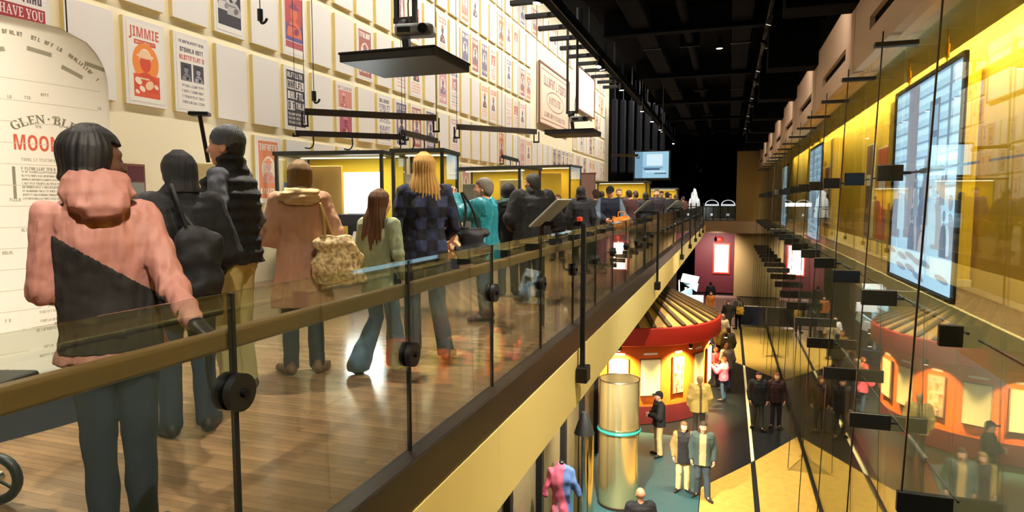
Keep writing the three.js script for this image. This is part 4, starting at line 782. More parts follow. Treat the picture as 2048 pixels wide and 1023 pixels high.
{ // stroller, mostly outside the frame at lower left
  const t = thing('stroller', 'black stroller at the lower left edge', 'stroller', [-3.33, W, -1.66], 1.886);
  for (const [x, z] of [[0.22, 0.3], [-0.22, 0.3], [0.24, -0.36], [-0.24, -0.36]]) { const wl = part('wheel', new THREE.TorusGeometry(0.1, 0.022, 10, 24).rotateY(Math.PI / 2), M.black, t, [x, 0.122, z]); part('hub', cyl(0.03, 0.04, 12).rotateZ(Math.PI / 2), M.chromeSoft, wl); for (let k = 0; k < 3; k++) part('spoke', rod([0, Math.cos(k * 2.1) * 0.09, Math.sin(k * 2.1) * 0.09], [0, 0, 0], 0.008, 6), M.black, wl); }
  for (const x of [-0.2, 0.2]) { part('frame_tube', tube([[x, 0.13, 0.3], [x, 0.36, 0.12], [x, 0.6, -0.2], [x, 0.85, -0.42]], 0.014, 16, 8), M.steelBlack, t); part('rear_leg', rod([x, 0.13, -0.36], [x, 0.5, -0.06], 0.013), M.steelBlack, t); }
  const F = new Field([-0.24, 0.26, -0.34], [0.24, 0.9, 0.34], 0.02); F.loft([[0.32, 0.18, 0.2, 0.04], [0.42, 0.19, 0.24, 0.02], [0.5, 0.18, 0.2, -0.04]], 0.02).cone([-0.13, 0.46, -0.14], [-0.13, 0.8, -0.28], 0.06, 0.05, 0.05).cone([0.13, 0.46, -0.14], [0.13, 0.8, -0.28], 0.06, 0.05, 0.05).cone([0, 0.46, -0.14], [0, 0.8, -0.28], 0.07, 0.05, 0.05).ripple(0.015, 14, 14, 14, 1); part('seat', F.mesh(), fabric(0x101216), t);
  part('front_fork', rod([0.22, 0.13, 0.3], [0.2, 0.34, 0.24], 0.02), M.black, t); part('tray_arm', rod([-0.2, 0.46, 0.02], [-0.2, 0.6, 0.22], 0.012), M.black, t); part('tray_arm', rod([0.2, 0.46, 0.02], [0.2, 0.6, 0.22], 0.012), M.black, t);
  part('handle', rod([-0.2, 0.85, -0.42], [0.2, 0.85, -0.42], 0.018), M.black, t);
  part('tray', rb(0.46, 0.05, 0.34, 0.02), M.black, t, [0, 0.6, 0.36]);
}

// ---------------------------------------------------------------- the hall below
{ // round orange pavilion with a ribbed roof
  const c = [-3.5, 0, -22.4], R = 3.0, t = thing('pavilion', 'round orange exhibit pavilion with a ribbed tan roof below the walkway', 'pavilion', c);
  part('wall', cyl(R, 2.55, 72, R, true), std(0xe46818, 0.6, 0, { side: THREE.DoubleSide }), t, [0, 1.275, 0]);
  part('plinth_band', cyl(R + 0.03, 0.55, 72, R + 0.03, true), M.maroon, t, [0, 0.275, 0]);
  const eave = new THREE.LatheGeometry([[R + 0.05, 2.5], [R + 0.3, 2.46], [R + 0.36, 2.5], [R + 0.36, 2.98], [R + 0.28, 3.02], [R + 0.05, 2.98]].map(p => new THREE.Vector2(...p)), 96); part('red_eave', eave, M.red, t);
  const roof = new THREE.LatheGeometry([[R + 0.3, 2.98], [1.2, 3.98], [0.9, 4.05], [0.02, 4.08]].map(p => new THREE.Vector2(...p)), 96); part('roof_skin', roof, M.roofTan, t);
  for (let i = 0; i < 40; i++) { const a = i / 40 * Math.PI * 2, p = (r, y) => [Math.sin(a) * r, y, Math.cos(a) * r]; part('roof_rib', bar(p(R + 0.28, 3.03), p(1.25, 4.0), 0.13, 0.07), M.roofDark, t); }
  for (let i = 0; i < 9; i++) { // lit text panels round the wall, facing the aisle
    const a = 0.15 + i * 0.32, w = [0.55, 0.62, 0.4][i % 3], n = [Math.sin(a), 0, Math.cos(a)], g = new THREE.Group(); g.name = 'wall_display'; g.position.set(n[0] * (R + 0.03), 1.45, n[2] * (R + 0.03)); g.rotation.y = a; t.add(g);
    part('panel', rb(w + 0.06, 1.16, 0.05, 0.01), M.brown, g); part('print', bx(w, 1.1, 0.01), i % 3 === 2 ? exMat : M.cream, g, [0, 0, 0.028]); part('caption', bx(w * 0.7, 0.06, 0.01), M.white, g, [0, 0.72, 0]);
    if (i % 2 === 0 && i < 9) { const lp = new THREE.Group(); lp.name = 'eave_lamp'; lp.position.set(n[0] * (R + 0.55), 2.42, n[2] * (R + 0.55)); t.add(lp); part('can', cyl(0.05, 0.14, 12, 0.06), M.black, lp, [0, 0.04, 0]); part('lamp_lens', cyl(0.045, 0.012, 12), glowMat(AMBER, 10), lp, [0, -0.035, 0]);
      const s = new THREE.SpotLight(new THREE.Color().setRGB(1, 0.72, 0.28), 150, 0, 0.9, 0.8, 2); s.position.set(0, -0.06, 0); s.target.position.set(-n[0] * 0.42, -1.0, -n[2] * 0.42); lp.add(s, s.target); s.shadow.radius = 2; }
  }
}
{ // big polished cylinder
  const t = thing('steel_cylinder', 'big polished gold-toned cylinder with a teal ring in the hall below', 'column', [-2.2, 0, -14.2]);
  const g = new THREE.CylinderGeometry(0.44, 0.44, 2.8, 64, 1, true); part('shell', g, std(0xecd8a0, 0.2, 0.9, { side: THREE.DoubleSide }), t, [0, 1.45, 0]);
  part('rim', new THREE.TorusGeometry(0.44, 0.014, 8, 60).rotateX(Math.PI / 2), M.chromeSoft, t, [0, 2.85, 0]);
  part('ring', new THREE.TorusGeometry(0.455, 0.035, 10, 60).rotateX(Math.PI / 2), std(0x2f8a84, 0.3, 0.4), t, [0, 1.72, 0]); part('ring', new THREE.TorusGeometry(0.45, 0.016, 8, 60).rotateX(Math.PI / 2), M.chrome, t, [0, 1.79, 0]);
  part('base', cyl(0.46, 0.06, 40), M.curb, t, [0, 0.03, 0]);
}
{ const t = thing('steel_column', 'slim polished column with a black cone top left of the big cylinder', 'column', [-2.55, 0, -12.1]); part('shaft', new THREE.CylinderGeometry(0.2, 0.2, 2.3, 12), M.chrome, t, [0, 1.15, 0]); part('cone_top', cyl(0.2, 0.42, 20, 0.06), M.black, t, [0, 2.5, 0]); part('foot', cyl(0.24, 0.05, 20), M.curb, t, [0, 0.025, 0]); }
{ // costume on a stand, pink and blue
  const t = thing('costume_figure', 'pink and blue costume on a stand below the walkway edge', 'costume', [-2.7, 0, -10.9], 0.3);
  const F = new Field([-0.4, 0.7, -0.3], [0.4, 2.5, 0.3], 0.02); F.loft([[0.75, 0.24, 0.2], [1.2, 0.2, 0.17], [1.55, 0.16, 0.12], [1.85, 0.2, 0.14], [2.05, 0.16, 0.1], [2.15, 0.06, 0.06]], 0.02).cone([0.17, 2.0, 0], [0.3, 1.6, 0.05], 0.07, 0.06, 0.04).cone([-0.17, 2.0, 0], [-0.3, 1.6, 0.05], 0.07, 0.06, 0.04).ripple(0.04, 9, 5, 9, 2);
  part('gown', tint(F.mesh(), (x, y, z) => x > 0.06 + 0.05 * Math.sin(y * 6) ? 0x3c5680 : 0x9c4256), fabric(0xffffff, 0.7, true), t);
  part('stand', rod([0, 0, 0], [0, 0.9, 0], 0.03), M.chrome, t); part('foot', cyl(0.3, 0.04, 28), M.chromeSoft, t, [0, 0.02, 0]); part('neck_cap', new THREE.SphereGeometry(0.05, 18, 14).scale(1, 0.6, 1), M.black, t, [0, 2.16, 0]);
}
{ const t = thing('showcase_low', 'bright chrome and glass display case at the bottom edge under the walkway', 'showcase', [-2.75, 0, -9.5]); part('plinth', rb(0.6, 0.8, 0.6, 0.02), M.white, t, [0, 0.4, 0]); part('glass_case', rb(0.58, 1.2, 0.58, 0.01), M.glassCase, t, [0, 1.4, 0]); for (let i = 0; i < 5; i++) part('silver_cup', new THREE.LatheGeometry([[0.001, 0], [0.07, 0], [0.02, 0.04], [0.02, 0.14], [0.09, 0.22], [0.1, 0.36], [0.08, 0.36]].map(p => new THREE.Vector2(...p)), 20), M.chrome, t, [-0.16 + (i % 3) * 0.16, 0.81 + Math.floor(i / 3) * 0.5, i % 2 ? 0.1 : -0.1]); part('shelf', bx(0.54, 0.02, 0.54), M.chromeSoft, t, [0, 1.29, 0]);
  spotLamp('display_spot', 'small spotlight under the walkway above the chrome display case', 'spotlight', [-1.9, 4.2, -10.4], [-2.7, 1.2, -10.6], NEUT, 90, 0.7, undefined, 6, 1.2, 0.35);
  spotLamp('display_spot', 'small spotlight under the walkway above the gold-toned cylinder', 'spotlight', [-1.85, 4.2, -11.6], [-2.2, 0.9, -14.2], [1, 0.9, 0.7], 260, 0.7, undefined, 6, 1.2, 0.35); }
{ // pale angular sculpture behind the pavilion
  const t = thing('pale_sculpture', 'pale blue and white angular sculpture behind the pavilion roof', 'sculpture', [-1.75, 0, -30.2]); part('base', cyl(0.5, 0.6, 24), M.navy, t, [0, 0.3, 0]); part('post', cyl(0.06, 2.4, 12), M.grey, t, [0, 1.7, 0]);
  const pale = std(0xb4d6e4, 0.4);
  for (let i = 0; i < 9; i++) part('vane', rb(1.15 - i * 0.05, 0.42, 0.05, 0.01), i % 2 ? pale : M.white, t, [Math.sin(i * 1.9) * 0.32, 1.5 + i * 0.22, Math.cos(i * 1.3) * 0.25], [0.35, i * 0.8, 0.3 - i * 0.07]);
  spotLamp('display_spot', 'small spotlight under the walkway above the pale sculpture', 'spotlight', [-1.8, 4.2, -28.4], [-1.75, 2.4, -30.2], [0.85, 0.95, 1], 60, 0.8, undefined, 4, 1.2, 0.35);
}
{ // lit white panel in the red wall
  const t = thing('lit_sign', 'tall glowing white panel in the red wall under the bridge', 'sign', [-0.42, 1.5, -50]); part('frame', rb(1.25, 2.3, 0.1, 0.02), M.red, t, [0, 1.1, 0]); part('sign_face', bx(1.0, 2.05, 0.03), new THREE.MeshStandardMaterial({ color: 0x222222, emissive: 0xffe4d4, emissiveIntensity: 1.5 }), t, [0, 1.1, 0.05]); part('red_crest', new THREE.SphereGeometry(0.3, 16, 10).scale(1, 0.7, 0.4), M.red, t, [-0.2, 2.5, 0.1]);
  const l = new THREE.RectAreaLight(0xffd8c4, 7, 1.0, 2.05); l.position.set(0, 1.1, 0.08); l.rotation.y = Math.PI; t.add(l);
  spotLamp('wall_spot', 'spotlight that lights the red wall under the bridge', 'spotlight', [-0.8, 4.2, -46.5], [-0.8, 2, -50], [1, 0.8, 0.7], 120, 0.9, undefined, 4, 1.4, 0.25);
}
{ const t = thing('barrier', 'dark blue low barrier across the far aisle', 'barrier', [1.4, 0, -37.4]); part('panel', rb(1.3, 1.0, 0.06, 0.01), M.navy, t, [0, 0.55, 0]); part('top_rail', rod([-0.68, 1.08, 0], [0.68, 1.08, 0], 0.03), M.chromeSoft, t); for (const x of [-0.66, 0.66]) part('post', rod([x, 0, 0], [x, 1.1, 0], 0.03), M.chromeSoft, t); }
{ const t = thing('dome_kiosk', 'dark glossy dome-topped kiosk behind the glass wall', 'kiosk', [2.9, 0, -21.2]); part('shell', new THREE.LatheGeometry([[0.55, 0.02], [0.55, 1.3], [0.5, 1.55], [0.38, 1.75], [0.2, 1.88], [0.01, 1.92]].map(p => new THREE.Vector2(...p)), 48), std(0x0c1220, 0.12), t); part('screen', bx(0.02, 0.3, 0.3), M.black, t, [-0.54, 1.2, 0.1]); part('foot', cyl(0.6, 0.04, 40), M.black, t, [0, 0.02, 0]); }
// far end: bridge rail and white lit sculpture of tubes
{ const t = thing('bridge_rail', 'glass and steel railing of the far bridge', 'railing', [-1.3, W, -48.6]); part('glass_panel', bx(3.5, 0.95, 0.02), M.glassCase, t, [0, 0.5, 0]); part('top_rail', rod([-1.75, 1.0, 0], [1.75, 1.0, 0], 0.03), M.steelBlack, t); for (let i = 0; i < 8; i++) part('post', bx(0.05, 1.0, 0.05), M.steelBlack, t, [-1.75 + i * 0.5, 0.5, 0]); }
{ const t = thing('lit_counter', 'white lit counter of curved bands beyond the far bridge', 'counter', [-0.7, W, -56]); const gl = new THREE.MeshStandardMaterial({ color: 0x333333, emissive: 0xe8ecf0, emissiveIntensity: 0.8 });
  part('counter', rb(2.6, 1.0, 0.8, 0.03), M.grey, t, [0, 0.5, 0]); for (const x of [-0.62, 0.64]) { part('light_band', bx(1.1, 0.14, 0.04), gl, t, [x, 1.08, 0.42]); part('arch', new THREE.TorusGeometry(0.5, 0.04, 8, 24, Math.PI).scale(1, 0.7, 1), gl, t, [x, 1.12, 0.3]); part('sphere_lamp', new THREE.SphereGeometry(0.1, 12, 8), gl, t, [x, 0.3, 0.45]); }
  const l = new THREE.RectAreaLight(0xe8ecf0, 4, 2.4, 0.3); l.position.set(0, 1.1, 0.5); l.rotation.y = Math.PI; t.add(l); }
spotLamp('stage_spot', 'bright white stage spotlight beyond the far bridge', 'spotlight', [-2.2, 9.2, -53], [-2.7, 7.2, -55.6], [0.9, 0.95, 1], 28, 0.5, undefined, 25, 2, 2.7);
spotLamp('stage_spot', 'second bright stage spotlight above the far bridge', 'spotlight', [-2.5, 9.6, -53.6], [-2.4, 7.0, -56], [0.9, 0.95, 1], 20, 0.5, undefined, 25, 2, 2.3);
{ const t = thing('white_drape', 'white spotlit drape beyond the far bridge', 'drape', [-2.75, W, -56.2]); const F = new Field([-0.7, 0, -0.3], [0.7, 2.6, 0.3], 0.04); F.loft([[0.1, 0.55, 0.2], [1.2, 0.42, 0.16], [2.0, 0.22, 0.12], [2.45, 0.05, 0.05]], 0.02).ripple(0.09, 9, 2, 9, 1); part('drape', F.mesh(), M.white, t); part('foot', rb(1.2, 0.1, 0.5, 0.02), M.black, t, [0, 0.05, 0]); }
// dark hangings past the end of the poster wall
for (let i = 0; i < 7; i++) { const t = thing('dark_hanging', `dark blue hanging tube past the poster wall, ${nth[i]} from the wall's end`, 'hanging', [-7.0 + i * 0.45, 8.6, -41.6 - i * 0.5], 0, 'dark hangings past the poster wall'); part('tube', rb(0.34, 4.6, 0.34, 0.1, 4), M.drape, t, [0, 2.3, 0]); part('rope', rod([0, 4.5, 0], [0, 6.82, 0], 0.02), M.black, t); }

// ---------------------------------------------------------------- visitors on the walkway
const DEN = 0x26324a, SK = 0xd8a88c, SKL = 0xe4b89c;
const along = (z, x) => [x, W, z];
person({ label: 'visitor in a pink and black hooded jacket with dark jeans leaning on the handrail', at: along(-1.855, -2.225), face: -2.2, tilt: 0.035, shrug: -0.022, build: 0.95, H: 1.63, lod: 0, skin: 0x53362a, head: [-1.3, 0.02, 0], headFwd: 0.01,
  hair: { kind: 'bob', col: 0x0b0a0c, len: 0.0, vol: 0.008, gloss: 0.6 }, glove: 0x15151a,
  arms: { r: { e: [-0.195, 1.085, -0.17], w: [-0.225, 0.985, -0.36], curl: 1.1, palm: [0, -1, -0.2], dir: [-0.5, -0.5, -0.6] }, l: { e: [0.225, 1.1, -0.02], w: [0.15, 1.05, 0.18], curl: 0.9 } },
  legs: { l: { k: [0.07, 0.49, 0.03], a: [0.065, 0.085, -0.02] }, r: { k: [-0.07, 0.49, 0.0], a: [-0.07, 0.085, -0.02] } },
  top: { hem: 0.81, hemW: 0.215, hemD: 0.15, puff: 0.0, arm: 0.92, hood: true, collar: 0.065, wrinkle: 0.006, folds: 0.009, rough: 0.65, fine: 0.85, col: 0xa87468, waist: 0.18, panel: { col: 0x17130f, cut: (x, y, z) => Math.max((y - 1.1 - (x + 0.1) * 0.72) * 0.8, 0.845 - y, -0.165 - x, x - 0.192) } }, bottom: { col: 0x141e2c, wide: 0.9 }, shoes: 0x181818 });
person({ label: 'dark-haired visitor in a long black coat and blue jeans with a black shoulder bag', at: along(-2.98, -3.02), face: -2.2, H: 1.64, lod: 0, skin: SK, head: [0.25, 0, 0], hair: { kind: 'bob', col: 0x0c0a0a, len: 0.06, vol: 0.004, wide: 0.085 },
  arms: { l: { e: [0.26, 1.1, -0.02], w: [0.18, 1.0, 0.2] }, r: { e: [-0.26, 1.1, -0.02], w: [-0.2, 0.95, 0.18] } }, top: { hem: 0.72, col: 0x07080a, puff: 0.02, collar: 0.08, hemW: 0.2 }, bottom: { col: 0x202c3c, wide: 1.05, hem: 0.03 }, shoes: 0x101014 });
person({ label: 'man in a grey knit cap, black padded vest and khaki trousers in profile', at: along(-3.7, -3.3), face: -1.3, H: 1.87, lod: 0, skin: 0xd09a80, head: [0.12, -0.05, 0], hair: { kind: 'short', col: 0x2a2420, vol: -0.004 }, hat: { col: 0x5c6068, low: 0.0 },
  arms: { l: { e: [0.285, 1.12, -0.06], w: [0.24, 0.955, 0.15], curl: 0.9 }, r: { e: [-0.25, 1.12, -0.05], w: [-0.2, 1.0, 0.16] } }, top: { name: 'vest', hem: 0.86, col: 0x08090c, under: 0x484c56, sleeveless: true, puff: 0.03, collar: 0.085, bands: true }, bottom: { col: 0xa89a66, wide: 1.15, hem: 0.03 }, shoes: 0x3a2a1c, build: 1.02 });
person({ label: 'visitor in a long tan coat with a beige scarf and a patterned bag', at: along(-4.34, -3.2), face: -2.5, H: 1.67, lod: 0, skin: SKL, head: [0.1, 0, 0], hair: { kind: 'bob', col: 0x6e5432, len: 0.03, vol: 0.004 }, scarf: 0xbfa67c,
  arms: { l: { e: [0.25, 1.11, 0.0], w: [0.16, 1.05, 0.2] }, r: { e: [-0.27, 1.12, -0.05], w: [-0.2, 1.0, 0.16] } }, top: { name: 'coat', folds: 0.006, hem: 0.56, col: 0xb0876c, hemW: 0.235, hemD: 0.18, puff: 0.014, collar: 0.07, waist: 0.165 }, bottom: { col: 0x161b26 }, shoes: 0x5a3418 });
person({ label: 'girl with long brown hair in a sage green cardigan and flared jeans', at: along(-4.62, -2.66), face: -3.25, H: 1.45, lod: 0, skin: SKL, head: [-0.2, 0.05, 0], hair: { kind: 'long', col: 0x5e3e24, len: 0.34, wide: 0.13, back: -0.02, wave: 0.003 },
  arms: { l: { e: [0.22, 1.1, 0.0], w: [0.2, 0.88, 0.12] } }, legs: { l: { k: [0.1, 0.49, 0.07], a: [0.12, 0.085, -0.2] }, r: { k: [-0.09, 0.49, 0.08], a: [-0.1, 0.085, 0.12] } }, top: { name: 'cardigan', folds: 0.006, hem: 0.72, col: 0x8e9a7c, hemW: 0.19, wrinkle: 0.016 }, bottom: { col: 0x30485c, flare: 0.05, hem: 0.03 }, shoes: 0x3a2a20 });
person({ label: 'tall visitor with very long blonde hair in a navy plaid shirt carrying a black bag', at: along(-5.12, -2.5), face: -2.55, H: 1.77, lod: 0, skin: SKL, head: [-0.1, 0, 0], hair: { kind: 'long', col: 0xb48c4c, len: 0.36, wide: 0.12, back: -0.02, wave: 0.003 },
  arms: { l: { e: [0.23, 1.1, 0.0], w: [0.19, 0.96, 0.18] }, r: { e: [-0.25, 1.1, -0.02], w: [-0.18, 1.0, 0.18] } }, legs: { r: { k: [-0.1, 0.49, 0.02], a: [-0.14, 0.085, -0.16] }, l: { k: [0.1, 0.5, 0.1], a: [0.1, 0.085, 0.06] } }, top: { name: 'shirt', hem: 0.84, rough: 0.9, fine: 0.9, tint: () => (x, y, z) => ((Math.floor(y * 11) + Math.floor((x + 9) * 11)) % 2 ? (Math.floor(y * 11) % 2 ? 0x1c2440 : 0x2c3558) : 0x10121e) }, bottom: { col: 0x30343c, flare: 0.01 }, shoes: 0x6a3a20 });
person({ label: 'grey-haired visitor in a teal jacket raising both hands to take a picture', at: along(-7.0, -2.66), face: -1.5, H: 1.62, lod: 0, skin: 0xd89a7a, head: [0.15, -0.1, 0], hair: { kind: 'short', col: 0x6a6258, vol: 0.008 },
  arms: { l: { e: [0.2, 1.28, 0.24], w: [0.08, 1.5, 0.38], curl: 1.0, palm: [-0.5, 0, -0.8] }, r: { e: [-0.2, 1.28, 0.24], w: [-0.06, 1.5, 0.39], curl: 1.0, palm: [0.5, 0, -0.8] } }, top: { folds: 0.008, hem: 0.74, col: 0x0b7684, puff: 0.03, wrinkle: 0.018, rough: 0.55 }, bottom: { col: 0x2c3846 }, shoes: 0x202020, build: 1.1 });
person({ label: 'short dark-haired visitor in black between the teal jacket and the black-jacketed man', at: along(-8.9, -3.02), face: -2.6, H: 1.6, lod: 1, skin: SK, hair: { kind: 'bob', col: 0x17120f, len: 0.0, vol: 0.02 }, scarf: 0x2c4440, top: { hem: 0.76, col: 0x14181e, puff: 0.02 }, bottom: { col: 0x1c222c } });
person({ label: 'bulky man with dark grey hair in a black jacket seen from behind', at: along(-8.55, -2.55), face: -2.5, H: 1.73, lod: 0, skin: 0xc48868, head: [0.5, 0, 0], hair: { kind: 'short', col: 0x2a2a28, vol: 0.004 }, arms: { r: { e: [-0.34, 1.12, -0.02], w: [-0.3, 0.98, 0.2] }, l: { e: [0.3, 1.12, 0], w: [0.22, 1.0, 0.2] } }, top: { hem: 0.78, col: 0x090a0e, puff: 0.05, collar: 0.085, wrinkle: 0.016 }, bottom: { col: 0x1c2430, wide: 1.15 }, build: 1.2 });
person({ label: 'small visitor in black facing the viewer before the yellow showcase', at: along(-14.6, -3.75), face: 0.3, H: 1.52, lod: 1, skin: 0xd8a080, hair: { kind: 'bob', col: 0x7a5634, len: 0 }, top: { hem: 0.78, col: 0x14141a, puff: 0.02 }, bottom: { col: 0x20242c } });
person({ label: 'tall visitor in a long black coat before the brown partition', at: along(-12.2, -2.68), face: -2.9, H: 1.64, lod: 1, skin: SK, hair: { kind: 'bob', col: 0x100d0c, len: 0.03 }, top: { name: 'coat', hem: 0.55, col: 0x11131b, puff: 0.025, hemW: 0.22 }, bottom: { col: 0x161a20 } });
person({ label: 'visitor in a brown jacket just right of the long black coat', at: along(-14.2, -2.78), face: -2.7, H: 1.62, lod: 1, skin: SK, hair: { kind: 'short', col: 0x4a3624 }, top: { hem: 0.7, col: 0x463c2e, puff: 0.03 }, bottom: { col: 0x222630 } });
person({ label: 'man in a black cap and navy jacket leaning on the rail towards the viewer', at: along(-13.5, -2.36), face: 0.25, H: 1.66, lod: 1, skin: 0xd89878, lean: 0.16, head: [-0.2, 0.3, 0], hair: { kind: 'short', col: 0x1a1614 }, hat: { col: 0x0e1016, brim: true, smooth: true }, arms: { l: { e: [0.27, 1.1, 0.2], ww: [-1.86, 6.36, -13.15], curl: 1 }, r: { e: [-0.27, 1.12, 0.18], w: [-0.1, 1.02, 0.36] } }, top: { hem: 0.78, puff: 0.03, tint: () => (x, y) => (Math.abs(x) > 0.2 ? 0x5c7088 : 0x141c30) }, bottom: { col: 0x28303c } });
const palette = [[0x1a1c22, 0x120e0c], [0x3a1c22, 0x241a14], [0x262e24, 0x4a3420], [0x101420, 0x0e0c0c], [0x4a2a20, 0x3a2a1c], [0x2a2430, 0x5a4a34], [0x14181c, 0x1a1410]];
const crowd = [[-16.5, -3.15, -2.8, 'visitor in charcoal just past the capped man'], [-17.6, -2.55, -2.4, 'visitor in maroon in the middle of the far crowd'], [-18.4, -2.95, 0.4, 'visitor in dark olive in the far crowd, facing the viewer'], [-19.2, -2.3, -2.9, 'visitor in navy by the rail in the far crowd'], [-20.4, -2.75, -2.5, 'visitor in rust brown in the far crowd'], [-20.8, -2.15, 0.3, 'visitor in dark violet beside the second reading panel'], [-22.6, -2.35, -2.6, 'visitor in black nearest the far monitor'], [-24.4, -2.15, -2.9, 'visitor in charcoal by the third reading panel'], [-26, -2.5, 0.2, 'visitor in maroon past the third reading panel'], [-28.5, -2.15, -2.7, 'visitor in dark olive near the end of the rail'], [-31, -2.6, 0.5, 'visitor in navy at the end of the walkway'], [-34, -2.2, -2.5, 'last visitor in rust brown at the walkway end'], [-19.5, -4.2, -2.2, 'visitor in dark violet before the tall yellow showcase'], [-23.6, -4.4, -2.4, 'visitor in black before the golden showcase']];
crowd.forEach(([z, x, f, l], i) => person({ label: l, group: 'far crowd on the walkway', at: along(z, x), face: f, H: 1.6 + (i * 0.37 % 1) * 0.16, lod: 2, skin: SK, hair: { kind: i % 3 ? 'short' : 'bob', col: palette[i % 7][1], len: 0.02 }, top: { hem: 0.74, col: palette[i % 7][0], puff: 0.02 }, bottom: { col: 0x1c222c } }));

// bags, camera
function bag(name, label, at, turn, rows, col, straps, tintFn, cell = 0.012) {
  const t = thing(name, label, 'bag', at, turn), F = new Field([-0.3, -0.02, -0.2], [0.3, 0.5, 0.2], cell);
  F.loft(rows, 0.02, 2.6).ripple(0.03, 9, 9, 9, at[2]); part('bag_body', tintFn ? tint(F.mesh(), tintFn) : F.mesh(), fabric(tintFn ? 0xffffff : col, 0.7, !!tintFn), t);
  straps.forEach(s => part('strap', tube(s, 0.012, 24, 6), fabric(tintFn ? 0xa88a50 : col, 0.7), t)); return t;
}
bag('tote_bag', 'large patterned beige tote on the shoulder of the tan coat', [-2.86, W + 0.74, -4.33], 0.75, [[0, 0.17, 0.06], [0.1, 0.2, 0.09], [0.3, 0.15, 0.06], [0.37, 0.12, 0.03]], 0xc0a878, [[[-0.1, 0.34, 0.03], [-0.1, 0.5, 0.0], [-0.12, 0.62, -0.04], [-0.08, 0.5, -0.04], [-0.02, 0.34, -0.03]]], (x, y, z) => { const n = noise3.noise(x * 44, y * 44, z * 44 + 3); return n > 0.2 ? 0x8a7850 : n < -0.22 ? 0xd6c498 : 0xb8a272; });
bag('backpack', 'black slouchy bag hanging from the black coat', [-2.78, W + 0.86, -2.86], 0.85, [[0, 0.11, 0.07], [0.12, 0.14, 0.08], [0.3, 0.11, 0.06], [0.38, 0.07, 0.03]], 0x060709, [[[-0.06, 0.38, 0.03], [-0.1, 0.52, 0.02], [-0.12, 0.6, -0.06], [-0.1, 0.5, -0.1], [-0.02, 0.36, -0.03]]]);
bag('shoulder_bag', 'black bag hanging at the hip of the long-haired blonde', [-2.12, W + 0.82, -5.28], 0.6, [[0, 0.13, 0.06], [0.1, 0.15, 0.07], [0.26, 0.12, 0.05], [0.32, 0.1, 0.03]], 0x12131a, [[[-0.08, 0.3, 0], [-0.06, 0.5, 0], [-0.1, 0.64, 0], [0.0, 0.48, 0], [0.06, 0.3, 0]]]);
bag('tote_bag', 'brown mottled tote on the back of the teal jacket', [-2.92, W + 0.74, -6.58], 0.5, [[0, 0.1, 0.05], [0.12, 0.13, 0.07], [0.32, 0.1, 0.05], [0.4, 0.07, 0.03]], 0x8a5a34, [[[-0.05, 0.38, 0], [-0.05, 0.5, -0.06], [0, 0.6, -0.12], [0.04, 0.5, -0.08], [0.05, 0.38, 0]]], (x, y, z) => noise3.noise(x * 22, y * 14, z * 22) > 0.12 ? 0xd0b890 : 0x7a4426);
bag('shopping_bag', 'orange paper bag held at the rail by the capped man', [-2.0, W + 0.72, -12.8], 0.2, [[0, 0.15, 0.06], [0.2, 0.15, 0.06], [0.36, 0.14, 0.04]], 0xd8842c, [[[-0.06, 0.34, 0], [-0.05, 0.44, 0], [0.05, 0.44, 0], [0.06, 0.34, 0]]]);
{ const t = thing('camera', 'small camera held up by the teal-jacketed visitor', 'camera', [-3.1, W + 1.5, -7.0], -1.5); part('camera_body', rb(0.11, 0.07, 0.035, 0.01), M.black, t, [0, 0.035, 0]); part('lens', cyl(0.024, 0.03, 16).rotateX(Math.PI / 2), M.steelBlack, t, [0, 0.035, 0.03]); part('screen', bx(0.07, 0.05, 0.003), M.grey, t, [0, 0.035, -0.019]); }

